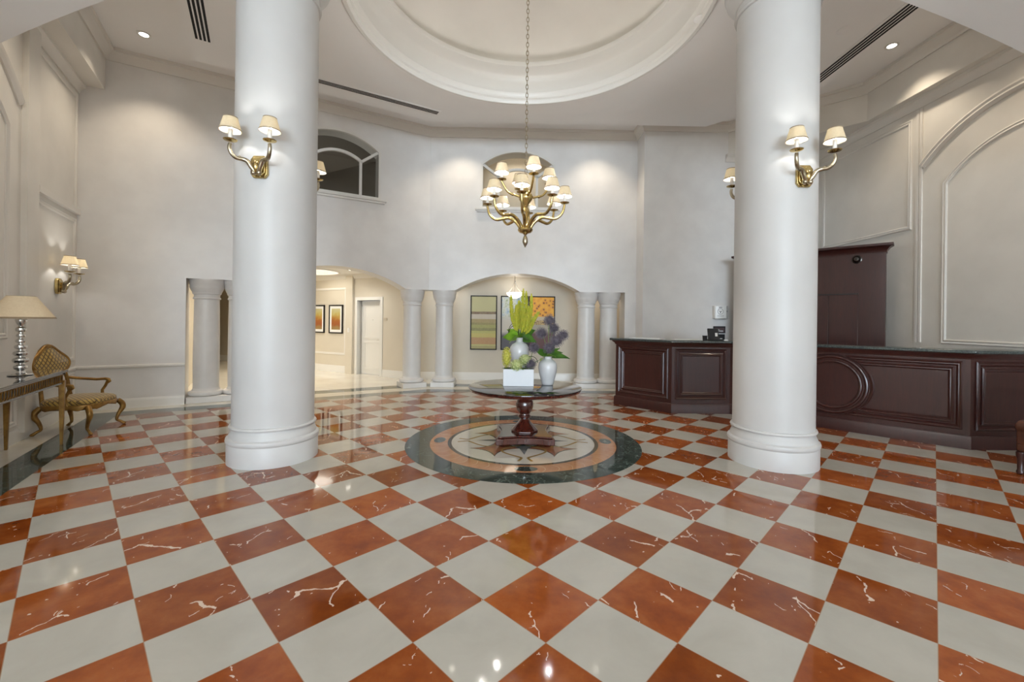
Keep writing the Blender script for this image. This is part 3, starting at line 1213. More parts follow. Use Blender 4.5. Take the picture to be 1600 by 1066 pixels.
def allium(root, head, label, r=.062):
    t = thing('allium', label, 'flower', root, 0, 'alliums in the tall vase')
    hd = Vector(head) - Vector(root)
    MB().tube(bez((0, 0, 0), (hd.x * .25, hd.y * .25, hd.z * .7), hd), .0045, 6).build('stem', M_stem, t)
    b = MB().ball(hd, r * .55, 10, 6)
    for i in range(150):
        z = 1 - 2 * (i + .5) / 150
        a = i * 2.39996
        d = Vector((math.sqrt(1 - z * z) * math.cos(a), math.sqrt(1 - z * z) * math.sin(a), z))
        L = r * random.uniform(.85, 1.12)
        s = d.orthogonal().normalized() * .006
        q = d.cross(s).normalized() * .006
        p = hd + d * r * .45
        e = hd + d * L
        b.add([p + s, p - s * .5 + q, p - s * .5 - q, e], [(0, 1, 3), (1, 2, 3), (2, 0, 3)])
        e2 = e
        b.add([e2 + s * .9, e2 + q * .9, e2 - s * .9, e2 - q * .9, e2 + d * .008, e2 - d * .004], [(0, 1, 4), (1, 2, 4), (2, 3, 4), (3, 0, 4), (1, 0, 5), (2, 1, 5), (3, 2, 5), (0, 3, 5)])
    b.build('flower_head', M_allium, t)


VT = (.33, 5.80, TZ + .33)
for hx, hy, hz, lab in (
        (.345, 5.80, 1.585, 'dark allium on the longest stem, topmost of the right-hand bunch'),
        (.235, 5.74, 1.410, 'dark allium leaning left in front of the yellow-green spikes'),
        (.415, 5.88, 1.475, 'dark allium just below and right of the topmost one'),
        (.535, 5.82, 1.385, 'dark allium farthest right, reaching out over the table edge'),
        (.435, 5.72, 1.320, 'largest dark allium in the middle of the right-hand bunch'),
        (.335, 5.70, 1.215, 'dark allium hanging low just above the rim of the tall vase')):
    allium(VT, (hx, hy, hz), lab, .098 if 'largest' in lab else .078)
PT = (-.03, 5.70, TZ + .16)
for hx, hy, hz, lab in ((.135, 5.72, 1.215, 'dark allium rising from the right end of the planter box'),
                        (.095, 5.66, 1.005, 'dark allium resting low on the right front edge of the planter box')):
    allium((hx * .6, 5.70, TZ + .19), (hx, hy, hz), lab, .072)


def leaf_mb(L, Wd, curl=.3, n=8, cup=.15):
    """a leaf along +x with a midrib, arching down; has two sides and a thin body"""
    b = MB()
    vs = []
    for i in range(n + 1):
        t = i / n
        wd = Wd * math.sin(PI * min(1, t ** .75)) * .5 + .0008
        x = L * t
        z = curl * L * (t - 1.6 * t * t)
        vs += [(x, -wd, z + cup * wd), (x, 0, z - .002), (x, wd, z + cup * wd), (x, 0, z - .004)]
    fs = []
    for i in range(n):
        o = i * 4
        fs += [(o, o + 4, o + 5, o + 1), (o + 1, o + 5, o + 6, o + 2), (o + 2, o + 6, o + 7, o + 3), (o + 3, o + 7, o + 4, o)]
    b.add(vs, fs)
    return b


def leaf(name, loc, rz, tilt, L, Wd, m, label, group, curl=.3, roll=.0):
    o = leaf_mb(L, Wd, curl).build(name, m, None, ang=80)
    o.location = loc
    o.rotation_euler = (roll, -tilt, rz)
    return tag(o, label, 'leaf', group)


RT = Vector((-.05, 5.95, TZ + .61))
# yellow-green spikes, the tallest in the arrangement
spk = [((-.175, 5.93, 1.93), (-.18, 5.93, 1.55), 'spike bending far left, its thin tip alone against the wall'),
       ((-.005, 5.95, 2.02), (-.02, 5.95, 1.6), 'tallest spike in the middle of the yellow-green fan'),
       ((.035, 5.99, 1.99), (.05, 5.98, 1.6), 'spike just right of and behind the tallest one'),
       ((.105, 5.94, 1.95), (.13, 5.94, 1.55), 'outer right upright spike with a curved tip'),
       ((.22, 5.92, 1.70), (.12, 5.92, 1.52), 'short spike bending right in front of the orange painting'),
       ((-.09, 5.90, 1.80), (-.13, 5.90, 1.55), 'shorter spike on the left of the yellow-green fan'),
       ((.06, 5.88, 1.78), (.10, 5.88, 1.52), 'shorter spike low at the front right of the yellow-green fan'),
       ((-.06, 5.97, 1.86), (-.07, 5.98, 1.6), 'spike between the far left one and the tallest one'),
       ((.00, 5.87, 1.72), (.02, 5.86, 1.5), 'stubby spike low at the front of the yellow-green fan'),
       ((.13, 5.90, 1.62), (.15, 5.88, 1.47), 'short spike curling right, lowest of the yellow-green fan')]
for tip, mid, lab in spk:
    t = thing('spike_flower', 'yellow-green ' + lab, 'flower', tuple(RT), 0, 'yellow-green spikes in the round vase')
    p2 = Vector(tip) - RT
    p1 = Vector(mid) - RT
    P = bez((0, 0, 0), p1, p2, 26)
    MB().tube(P[:8], .006, 6).build('stem', M_stem, t)
    rad = [.008 + .015 * math.sin(PI * min(1, (i / 20) ** .6)) * (1 + .18 * math.sin(i * 2.6)) for i in range(21)]
    b = MB().tube(P[6:], rad, 8)
    for i in range(8, 25):
        for k in range(5):
            a = k * 2 * PI / 5 + i * .7
            d = Vector((math.cos(a), math.sin(a), .55))
            c = P[i]
            rr = rad[max(0, i - 6)]
            ext = rr * random.uniform(.35, .8)
            b.tube([c + d * rr * .5, c + d * (rr + ext * .6) + Vector((0, 0, .006)), c + d * (rr + ext) + Vector((0, 0, .022))], [.007, .006, .002], 5)
    b.build('bloom', M_spike, t)
for (rz, tilt, L, Wd, m, roll, lab) in (
        (195, 8, .25, .17, M_lime, 55, 'broad lime leaf drooping left below the yellow-green spikes'),
        (165, 38, .21, .15, M_lime, 60, 'broad lime leaf raised left below the yellow-green spikes'),
        (255, 22, .16, .17, M_lime, 0, 'lime leaf hanging forward over the rim of the round vase'),
        (215, -12, .20, .14, M_lime, 30, 'lime leaf hanging lowest on the left of the round vase neck'),
        (315, 5, .18, .14, M_leaf, -40, 'dark green leaf forward right of the round vase neck'),
        (350, 32, .25, .15, M_leaf, -60, 'dark green leaf reaching right from the round vase'),
        (5, -8, .24, .15, M_leaf, -55, 'dark green leaf hanging right of the round vase'),
        (25, 12, .20, .13, M_leaf, -50, 'dark green leaf behind the left-leaning allium')):
    leaf('broad_leaf', tuple(RT + Vector((0, 0, .01))), R(rz), R(tilt), L, Wd, m, lab, 'leaves in the round vase', .3, R(roll))
hb = 0
for k, (w_, zt, lab) in enumerate(((.075, .17, 'upper dark grass hoop arching left of the yellow-green spikes'), (.066, .135, 'lower dark grass hoop arching left of the yellow-green spikes'))):
    b = MB().tube([RT + Vector((-.085 - w_ * math.cos(PI * i / 16), -.03 + .01 * k, .04 + zt * math.sin(PI * i / 16))) for i in range(17)], .0045, 6)
    tag(b.build('grass_hoop', M_hoop), lab, 'grass blade', 'grass hoops')
VR = Vector((.33, 5.80, TZ + .375))
for (rz, tilt, L, Wd, m, roll, lab) in (
        (348, 4, .30, .11, M_leaf, -50, 'long green leaf pointing right over the edge of the round table'),
        (305, 12, .18, .13, M_lime, -20, 'folded lime leaf in front of the rim of the tall vase, right side'),
        (225, -6, .17, .13, M_lime, 25, 'bright lime leaf hanging left in front of the tall vase rim'),
        (185, 34, .22, .11, M_leaf, 60, 'green leaf leaning left from the tall vase'),
        (20, 40, .20, .11, M_leaf, -60, 'upright green leaf behind the alliums on the right'),
        (330, 24, .24, .11, M_leaf, -45, 'green ribbon leaf curling forward right from the tall vase'),
        (250, 40, .20, .10, M_leaf, 10, 'green leaf standing up behind the lime leaf of the tall vase')):
    leaf('vase_leaf', tuple(VR), R(rz), R(tilt), L, Wd, m, lab, 'leaves in the tall vase', .3, R(roll))


def cluster(loc, r, m, label, stretch=1.0):
    t = thing('hydrangea', label, 'flower', loc, 0, 'green flower clusters in the planter')
    b = MB()
    for i in range(52):
        z = 1 - 2 * (i + .5) / 52
        a = i * 2.39996
        d = Vector((math.sqrt(1 - z * z) * math.cos(a), math.sqrt(1 - z * z) * math.sin(a), z))
        c = Vector((d.x * r, d.y * r, d.z * r * stretch))
        s = d.orthogonal().normalized()
        q = d.cross(s).normalized()
        for k in range(4):
            an = k * PI / 2 + i
            v = s * math.cos(an) + q * math.sin(an)
            u = s * math.cos(an + PI / 2) + q * math.sin(an + PI / 2)
            b.add([c, c + v * .014 + u * .008 + d * .004, c + v * .02 + d * .008, c + v * .014 - u * .008 + d * .004, c - d * .004], [(0, 1, 2, 3), (4, 3, 2, 1), (0, 4, 1), (0, 3, 4)])
    b.ball((0, 0, 0), r * .85, 10, 6, (1, 1, stretch))
    b.build('petals', m, t, ang=80)
    MB().tube([(0, 0, 0), (0, 0, -r * stretch - .02)], .005, 6).build('stem', M_stem, t)


cluster((-.225, 5.69, 1.09), .055, M_yelhyd, 'tall yellow flower cluster at the left end of the planter box', 2.4)
cluster((-.095, 5.645, .985), .075, M_hyd, 'pale green flower cluster spilling over the front of the planter box', 1.0)
cluster((.02, 5.70, 1.055), .075, M_hyd, 'pale green flower cluster behind, right of centre in the planter box', .9)
for (x, rz, tilt, L, m, lab) in ((-.20, 210, 30, .10, M_leaf, 'green leaf at the left corner of the planter box'), (-.17, 285, 25, .13, M_leaf, 'green leaf between the yellow and pale green clusters'), (-.02, 275, 20, .13, M_lime, 'lime leaf hanging over the middle of the planter front'), (.05, 70, 70, .18, M_leaf, 'dark green leaf standing behind the planter, between the two vases'),
                                 (.08, 10, 55, .20, M_leaf, 'dark green leaf leaning right from the planter toward the tall vase'),
                                 (.06, 320, 40, .11, M_lime, 'lime leaf at the right end of the planter box')):
    leaf('planter_leaf', (x, 5.69, TZ + .20), R(rz), R(tilt), L, .07, m, lab, 'leaves in the planter box')
b = MB().tube([(.10 + .085 * math.cos(2 * PI * i / 28), 5.68, 1.02 + .085 * math.sin(2 * PI * i / 28)) for i in range(22)], .0045, 6)
tag(b.build('grass_hoop', M_hoop), 'dark grass hoop curling above the right end of the planter box', 'grass blade', 'grass hoops')

# ================================================================== SHADED CANDLE LAMPS
def shade_on(parent, p, rb=.095, rt=.060, h=.125, zoff=.085, lit=14.0):
    """candle sleeve, bulb and cloth shade standing on a drip pan at p (children of parent)"""
    x, y, z = p
    MB().lathe([(.0, 0), (.02, .0), (.058, .012), (.063, .020), (.056, .022), (.018, .016)], (x, y, z - .012), 20).build('drip_pan', M_brass, parent)
    MB().lathe([(.019, 0), (.019, zoff + .02)], (x, y, z), 16).build('candle_sleeve', M_candle, parent)
    MB().ball((x, y, z + zoff + .034), .015, 10, 8, (1, 1, 1.3)).build('bulb', M_bulb, parent)
    b = MB()
    b.shell([(rb, 0), (rt, h), (rt - .003, h), (rb - .003, 0)], (x, y, z + zoff), 28)
    b.shell([(rb + .002, .0), (rb + .001, .010)], (x, y, z + zoff), 28, 1)
    b.shell([(rt + .002, h - .008), (rt + .001, h + .001)], (x, y, z + zoff), 28, 1)
    b.build('lamp_shade', [M_shade, M_band], parent)
    point_light('bulb_light', (x, y, z + zoff + .072), lit, SOFTWARM, .014, parent)


# ---- chandelier
CH = (0.0, 5.63)
ch = thing('chandelier', 'brass two-tier chandelier with twelve shaded lights hanging on a chain', 'chandelier', (*CH, 0))
b = MB()
b.lathe([(.0, 2.70), (.02, 2.70), (.035, 2.715), (.075, 2.725), (.095, 2.745), (.10, 2.765), (.085, 2.785), (.055, 2.80), (.035, 2.83), (.028, 2.90), (.045, 2.95), (.062, 2.99),
         (.045, 3.03), (.03, 3.06), (.045, 3.10), (.085, 3.15), (.095, 3.20), (.07, 3.25), (.04, 3.28), (.028, 3.33), (.022, 3.42), (.03, 3.45), (.015, 3.48), (.0, 3.50)], n=24)
b.build('stem', M_brass, ch)
MB().lathe([(.0, 2.53), (.010, 2.535), (.012, 2.55), (.02, 2.56), (.036, 2.60), (.034, 2.64), (.022, 2.675), (.012, 2.685), (.022, 2.70)], n=16).build('finial', M_bronze, ch)


def ch_arm(phi, rad, zc, z0, low, name, zt):
    c, s = math.cos(phi), math.sin(phi)
    root = bpy.data.objects.new(name, None)
    COL.objects.link(root)
    root.parent = ch
    if low:
        P = [(.06, z0), (.085, z0 + .05), (.14, z0 + .11), (.22, z0 + .15), (.30, z0 + .14), (.38, z0 + .13), (.44, z0 + .16), (.485, z0 + .22), (rad, zc - .02)]
    else:
        P = [(.05, z0), (.09, z0 + .00), (.15, z0 + .015), (.21, z0 + .03), (.26, z0 + .07), (rad, zc - .02)]
    pts = []
    Q = [Vector((x, 0, z)) for x, z in P]
    for i in range(len(Q) - 1):                      # Catmull-Rom
        a, b_, c_, d = Q[max(0, i - 1)], Q[i], Q[i + 1], Q[min(len(Q) - 1, i + 2)]
        for k in range(4):
            t = k / 4
            pts.append(.5 * ((2 * b_) + (c_ - a) * t + (2 * a - 5 * b_ + 4 * c_ - d) * t * t + (3 * b_ - a - 3 * c_ + d) * t ** 3))
    pts.append(Q[-1])
    rot = Matrix.Rotation(phi, 3, 'Z')
    pts = [rot @ p for p in pts]
    n_ = len(pts)
    b = MB().tube(pts, [.026 - .011 * i / n_ for i in range(n_)] if low else [.015] * n_, 10)
    kk = pts[n_ // 2]
    b.ball(kk, .022, 10, 6)
    b.build('arm_tube', M_brass, root)
    shade_on(root, (rad * c, rad * s, zc), lit=zt)


for k in range(8):
    ch_arm(-R(97.5) + k * PI / 4, .505, 3.10, 2.77, True, 'lower_arm', 14.0)
for k in range(4):
    ch_arm(-R(75) + k * PI / 2, .325, 3.385, 3.19, False, 'upper_arm', 14.0)
# chain of real links up to the dome
b = MB()
zc_ = 3.50
i = 0
while zc_ < 7.02:
    pts = []
    for k in range(14):
        a = 2 * PI * k / 14
        u, v = .016 * math.cos(a), .034 * math.sin(a)
        pts.append((u, 0, zc_ + .03 + v) if i % 2 == 0 else (0, u, zc_ + .03 + v))
    b.tube(pts, .0045, 6, closed=True)
    zc_ += .055
    i += 1
b.build('chain', M_bronze, ch)
MB().lathe([(.0, 7.0), (.02, 7.0), (.07, 7.06), (.085, 7.10), (.085, 7.12)], n=20).build('ceiling_rose', M_brass, ch)


# ---- two-armed wall lights; local +x points out of the wall, z = 0 at the plate's centre
def make_sconce(lit):
    t = thing('wall_sconce', '', 'wall light', (0, 0, 0), 0, 'brass two-armed wall lights')
    b = MB()
    oc = [(-.055, -.115), (.055, -.115), (.085, -.075), (.085, .075), (.055, .115), (-.055, .115), (-.085, .075), (-.085, -.075)]
    for k, (sc, x0, x1) in enumerate(((1.0, -.02, .018), (.82, .018, .032))):
        vs = [(x0, y * sc, z * sc) for y, z in oc] + [(x1, y * sc, z * sc) for y, z in oc]
        b.add(vs, [tuple(range(7, -1, -1)), tuple(range(8, 16))] + [(i, (i + 1) % 8, 8 + (i + 1) % 8, 8 + i) for i in range(8)])
    b.ball((.05, 0, -.01), .045, 14, 10, (1, .8, 1.5))
    b.build('back_plate', M_brass, t, bevel=.006)
    for sg in (-1, 1):
        ar = bpy.data.objects.new('arm', None)
        COL.objects.link(ar)
        ar.parent = t
        Q = [(.05, .02, -.06), (.07, .045, -.02), (.085, .075, .03), (.10, .115, .045), (.13, .155, .045), (.16, .185, .075), (.175, .20, .13), (.17, .195, .175)]
        Q = [Vector((x, sg * y, z)) for x, y, z in Q]
        pts = []
        for i in range(len(Q) - 1):
            a, b_, c_, d = Q[max(0, i - 1)], Q[i], Q[i + 1], Q[min(len(Q) - 1, i + 2)]
            for k in range(4):
                u = k / 4
                pts.append(.5 * ((2 * b_) + (c_ - a) * u + (2 * a - 5 * b_ + 4 * c_ - d) * u * u + (3 * b_ - a - 3 * c_ + d) * u ** 3))
        pts.append(Q[-1])
        b = MB().tube(pts, [.025 - .008 * i / len(pts) for i in range(len(pts))], 10)
        b.ball((.055, sg * .028, -.075), .028, 10, 8)
        b.ball((.115, sg * .135, .062), .014, 8, 6)
        b.build('arm_tube', M_bronze, ar)
        shade_on(ar, (.17, sg * .195, .205), .098, .062, .135, .095, lit)
    return t


def place_sconce(x, y, z, rz, label, lit=3.5):
    t = make_sconce(lit)
    t.location = (x, y, z)
    t.rotation_euler = (0, 0, rz)
    t['label'] = label


RS = .413 + .012
place_sconce(-BCX + .045, BCY - RS + .002, 3.13, -PI / 2, 'brass two-armed wall light on the front of the left big column')
place_sconce(BCX + .045, BCY - RS + .002, 3.13, -PI / 2, 'brass two-armed wall light on the front of the right big column')
place_sconce(-BCX, BCY + RS, 3.13, PI / 2, 'brass wall light peeping out from behind the left big column')
place_sconce(BCX, BCY + RS, 3.13, PI / 2, 'brass wall light peeping out from behind the right big column')
p = F_side.at(SL - .80, 0, .022)
place_sconce(p[0], p[1], 2.0, math.atan2(F_side.n.y, F_side.n.x), 'brass two-armed wall light on the panelled left side wall above the gilt chair')

# ================================================================== DOWNLIGHTS, VENTS, CEILING PLATES
def downlight(x, y, z, power, label, col=WARM, ang=104):
    t = thing('downlight', label, 'downlight', (x, y, z), 0, 'recessed downlights')
    MB().shell([(.062, .0), (.095, -.001), (.095, -.008), (.075, -.010), (.062, -.004), (.055, .0)], n=28).build('trim_ring', M_white, t)
    MB().lathe([(.062, -.003), (.0, -.0035)], n=28).build('lens', M_lit, t)
    spot_light('downlight_beam', (x, y, z - .03), power, col, ang, .7, .05)


downlight(-6.03, 6.90, ZP, 95, 'recessed downlight in the upper ceiling at the far left corner')
downlight(5.85, 6.79, ZP, 95, 'recessed downlight in the upper ceiling above the right wall')
downlight(-1.35, 9.40, ZP, 95, 'recessed downlight hidden above the edge of the lowered ceiling, left of the centre window')
downlight(1.79, 9.40, ZP, 95, 'recessed downlight hidden above the edge of the lowered ceiling, right of the centre window')
q_ = F_side.at(SL - 2.8, 0, .95)
downlight(q_[0], q_[1], ZP, 95, 'recessed downlight above the left side wall nearest the viewer')
downlight(5.85, 4.9, ZP, 95, 'recessed downlight above the right wall nearest the viewer')
downlight(-4.35, 11.35, 2.85, 35, 'small recessed downlight in the hall ceiling beyond the left arch', SOFTWARM, 140)
downlight(-8.1, 11.7, 2.85, 170, 'recessed downlight deep in the hall beyond the far left opening', (1.0, .90, .72), 150)
downlight(-6.35, 9.5, 2.85, 130, 'recessed downlight in the hall beyond the far left opening', WARM, 150)
downlight(-1.9, 11.0, 2.85, 25, 'recessed downlight behind the columns left of the flowers', SOFTWARM, 140)
downlight(2.3, 10.95, 2.85, 25, 'recessed downlight behind the columns right of the flowers', WARM, 140)
downlight(-.05, 10.75, 5.98, 60, 'downlight seen through the arched window above the chandelier', WARM, 150)


def vent(name, p0, p1, wd, nslots, z, label):
    F = Face(p0, p1)
    t = thing(name, label, 'air vent', (0, 0, 0), 0, 'linear ceiling vents')
    b = MB()
    b.prism([F.at(-.03, 0, -wd / 2 - .03)[:2], F.at(F.L + .03, 0, -wd / 2 - .03)[:2], F.at(F.L + .03, 0, wd / 2 + .03)[:2], F.at(-.03, 0, wd / 2 + .03)[:2]], z - .006, z + .01)
    b.build('vent_frame', M_ceil, t)
    for k in range(nslots):
        d = (k + .5) / nslots * wd - wd / 2
        h_ = wd / nslots * .30
        s = MB()
        s.prism([F.at(0, 0, d - h_)[:2], F.at(F.L, 0, d - h_)[:2], F.at(F.L, 0, d + h_)[:2], F.at(0, 0, d + h_)[:2]], z - .009, z - .004)
        s.build('slot', M_slot, t)


u_ = Vector((S30, -C30))
a_ = Vector((-4.72, 6.36))
vent('linear_vent', tuple(a_), tuple(a_ + u_ * 2.2), .20, 4, ZS, 'black slotted ceiling vent left of the left big column')
nl = F_left.n
e0, e1 = Vector((-5.23, 6.86)) + nl * .42, Vector((-1.83, 8.82)) + nl * .42
du = (e1 - e0).normalized()
vent('linear_vent', tuple(e0 + du * .9), tuple(e1 - du * .02), .13, 3, ZS, 'grey slotted ceiling vent above the dark arched window')
vent('linear_vent', (4.86, 4.5), (4.86, 7.35), .20, 4, ZS, 'long black slotted ceiling vent right of the right big column')


def plate(x, y, z, r, label):
    tag(MB().lathe([(r, .004), (r, -.006), (r * .93, -.010), (r * .3, -.012), (.0, -.012)], (x, y, z), 28).build('ceiling_disc', M_ceil), label, 'ceiling speaker')


plate(2.30, 5.70, ZS, .085, 'small round cover plate in the ceiling between dome and right column')
plate(4.35, 5.86, ZS, .085, 'small round cover plate in the ceiling left of the long right vent')

# ================================================================== CONSOLE TABLE, LAMP, GILT CHAIR (left)
def side_pt(q, d, z=0.0):
    return F_side.at(SL - q, z, d)


ang_side = F_side.rz() + PI                           # local +x runs along the wall toward the camera, local -y... faces the room
cq0, cq1, cd0, cd1 = 2.36, 4.30, .03, .54
cl, cw = cq1 - cq0, cd1 - cd0
o_ = side_pt(cq0, cd0)
ct = thing('console_table', 'dark console table with gilt legs and pierced ring apron against the left wall', 'table', (o_[0], o_[1], 0), F_side.rz() + PI)
# local: +x toward the camera along the wall, +y... sign of the room side
ys = 1 if (Matrix.Rotation(F_side.rz() + PI, 3, 'Z') @ Vector((0, 1, 0))).dot(Vector((F_side.n.x, F_side.n.y, 0))) > 0 else -1
MB().box((cl / 2, ys * cw / 2, .888), (cl + .05, cw + .03, .024)).build('table_top', M_walnut, ct, bevel=.005)
MB().box((cl / 2, ys * cw / 2, .904), (cl + .05, cw + .03, .008)).build('glass_sheet', M_darkglass, ct, bevel=.002)
for x in (.025, cl - .025):
    for y in (.025, cw - .025):
        MB().taper((x, ys * y, 0), (.026, .026), (x, ys * y, .78), (.056, .056)).build('leg', M_gilt, ct, bevel=.003)
b = MB()
for z in (.866, .752):
    b.box((cl / 2, ys * (cw - .02), z), (cl, .018, .022))
    b.box((cl / 2, ys * .02, z), (cl, .018, .022))
    for x in (.02, cl - .02):
        b.box((x, ys * cw / 2, z), (.018, cw, .022))
b.build('apron_rail', M_walnut, ct, bevel=.002)
b = MB()
b.box((cl / 2, ys * (cw - .034), .809), (cl - .04, .006, .10))
b.box((.036, ys * cw / 2, .809), (.006, cw - .04, .10))
b.build('apron_dark_back', M_black, ct)  # black sheet added for the shade inside the pierced apron
b = MB()
k_ = int(cl / .060)
for i in range(k_):
    x = .04 + (cl - .08) * (i + .5) / k_
    b.tube([(x + .030 * math.cos(a), ys * (cw - .02), .809 + .047 * math.sin(a)) for a in [2 * PI * j / 14 for j in range(14)]], .0055, 6, closed=True)
k2 = int(cw / .060)
for i in range(k2):
    y = .04 + (cw - .08) * (i + .5) / k2
    b.tube([(.02, ys * (y + .030 * math.cos(a)), .809 + .047 * math.sin(a)) for a in [2 * PI * j / 14 for j in range(14)]], .0055, 6, closed=True)
b.build('fretwork', M_gilt, ct)

lp = side_pt(2.88, .325)
lm = thing('table_lamp', 'silver stacked-ball table lamp with a wide beige shade on the console table', 'lamp', (lp[0], lp[1], .9085))
prof = [(.0, 0), (.125, 0), (.13, .008), (.11, .022), (.05, .03), (.035, .05), (.05, .06)]
z = .06
for rr, hh in ((.072, .062), (.085, .066), (.078, .06), (.064, .056), (.055, .05), (.048, .046), (.056, .06)):
    prof += [(rr * .55, z + .002), (rr * .9, z + hh * .22), (rr, z + hh * .5), (rr * .9, z + hh * .78), (rr * .55, z + hh - .002)]
    z += hh
    prof += [(.026, z), (.026, z + .012)]
    z += .012
prof += [(.045, z + .02), (.06, z + .06), (.058, z + .068), (.0, z + .068)]
MB().lathe([(r_ * .78, z_) for r_, z_ in prof], n=32).build('lamp_base', M_silver, lm)
MB().tube([(0, 0, z + .06), (0, 0, .86)], .006, 8).build('stem', M_steel, lm)
b = MB()
b.shell([(.268, .625), (.112, .865), (.109, .865), (.265, .625)], n=48)
b.shell([(.270, .622), (.261, .640)], n=48, m=1)
b.shell([(.115, .857), (.111, .868)], n=48, m=1)
for k in range(3):
    a = k * 2 * PI / 3
    b.tube([(0, 0, .855), (.108 * math.cos(a), .108 * math.sin(a), .862)], .003, 5, m=1)
b.build('lamp_shade', [M_lampshade, M_band], lm)

# gilt armchair; local +x is the chair's front
gc = thing('armchair', 'carved gilt armchair in gold diamond fabric beside the console table', 'chair', (-6.06, 5.99, 0), R(11))


def cab_leg(x, y, fx, fy, h, nm):
    Q = [Vector((x, y, h)), Vector((x + .035 * fx, y + .03 * fy, h - .05)), Vector((x + .045 * fx, y + .035 * fy, h - .11)), Vector((x + .01 * fx, y + .01 * fy, h * .45)),
         Vector((x - .005 * fx, y, h * .22)), Vector((x + .025 * fx, y + .02 * fy, .05)), Vector((x + .06 * fx, y + .04 * fy, .018))]
    rd = [.034, .036, .034, .024, .018, .017, .020]
    pts, rr = [], []
    for i in range(len(Q) - 1):
        a, b_, c_, d = Q[max(0, i - 1)], Q[i], Q[i + 1], Q[min(len(Q) - 1, i + 2)]
        for k in range(4):
            u = k / 4
            pts.append(.5 * ((2 * b_) + (c_ - a) * u + (2 * a - 5 * b_ + 4 * c_ - d) * u * u + (3 * b_ - a - 3 * c_ + d) * u ** 3))
            rr.append(rd[i] + (rd[i + 1] - rd[i]) * u)
    pts.append(Q[-1]); rr.append(rd[-1])
    b = MB().tube(pts, rr, 10)
    b.ball((x + .06 * fx, y + .04 * fy, .018), .022, 8, 6, (1.2, 1, .8))
    b.build(nm, M_gilt, gc)


for y in (-1, 1):
    cab_leg(.27, y * .28, 1, y, .36, 'leg')
    cab_leg(-.27, y * .25, -1, y, .36, 'leg')


def superell(a, b_, n, e=3.2):
    return [(a * math.copysign(abs(math.cos(t)) ** (2 / e), math.cos(t)), b_ * math.copysign(abs(math.sin(t)) ** (2 / e), math.sin(t))) for t in [2 * PI * i / n for i in range(n)]]


b = MB()
se = superell(.325, .335, 48)
vs, fs = [], []
lev = [(1.0, .395), (1.02, .38), (1.0, .335)]
for sc, z in lev:
    for i, (x, y) in enumerate(se):
        zz = z
        if z < .34:
            zz = z + .018 * math.cos(8 * 2 * PI * i / 48)
        vs.append((x * sc, y * sc, zz))
for L_ in range(2):
    for i in range(48):
        fs.append((L_ * 48 + i, L_ * 48 + (i + 1) % 48, (L_ + 1) * 48 + (i + 1) % 48, (L_ + 1) * 48 + i))
fs.append(tuple(range(48))); fs.append(tuple(range(96, 144))[::-1])
b.add(vs, fs)
b.build('seat_frame', M_gilt, gc)
b = MB()
vs, fs = [], []
for sc, z in ((.985, .392), (1.0, .41), (.99, .435), (.93, .455), (.75, .470), (.4, .478), (0.02, .48)):
    vs += [(x * sc, y * sc, z) for x, y in se]
for L_ in range(6):
    for i in range(48):
        fs.append((L_ * 48 + i, L_ * 48 + (i + 1) % 48, (L_ + 1) * 48 + (i + 1) % 48, (L_ + 1) * 48 + i))
fs.append(tuple(range(288, 336)))
b.add(vs, fs)
b.build('seat', M_gold, gc, ang=80)
# cartouche back, leaning back slightly
bk = []
for i in range(48):
    t = 2 * PI * i / 48
    r_ = 1 + .07 * math.cos(4 * t) + (.05 if False else 0)
    bk.append((.275 * math.cos(t) * r_, .19 * math.sin(t) * r_ + (.035 * math.exp(-((t - PI / 2) / .35) ** 2))))
bx = lambda z: -.27 - (z - .45) * .16
ring = [Vector((bx(.915 + q), p_, .915 + q)) for p_, q in bk]
b = MB().tube(ring, .028, 10, closed=True)
for y in (-.19, .19):
    b.tube([(-.26, y * 1.25, .37), (bx(.55), y * 1.2, .55), (bx(.68), y * 1.15, .70), (bx(.76), y * 1.02, .80)], [.026, .023, .022, .024], 10)
b.ball((bx(1.14), 0, 1.135), .035, 10, 8, (.8, 1.6, .7))
b.build('back_frame', M_gilt, gc)
b = MB()
vs = [(p_.x + .018, p_.y, p_.z) for p_ in ring] + [(bx(.915) + .045, 0, .915)] + [(p_.x - .02, p_.y, p_.z) for p_ in ring] + [(bx(.915) - .04, 0, .915)]
fs = [(i, (i + 1) % 48, 48) for i in range(48)] + [(49 + (i + 1) % 48, 49 + i, 97) for i in range(48)] + [(i, 49 + i, 49 + (i + 1) % 48, (i + 1) % 48) for i in range(48)]
b.add(vs, fs)
b.build('backrest', M_gold, gc, ang=80)
for y in (-1, 1):
    b = MB().tube([(bx(.70), y * .235, .70), (-.18, y * .29, .675), (-.02, y * .325, .655), (.08, y * .335, .66), (.125, y * .335, .65), (.135, y * .335, .625), (.115, y * .335, .61)],
                  [.019, .019, .019, .021, .023, .022, .02], 10)
    b.tube([(.115, y * .335, .635), (.085, y * .335, .56), (.05, y * .33, .50), (.055, y * .325, .44), (.07, y * .32, .38)], [.019, .018, .018, .02, .024], 10)
    b.build('armrest', M_gilt, gc)

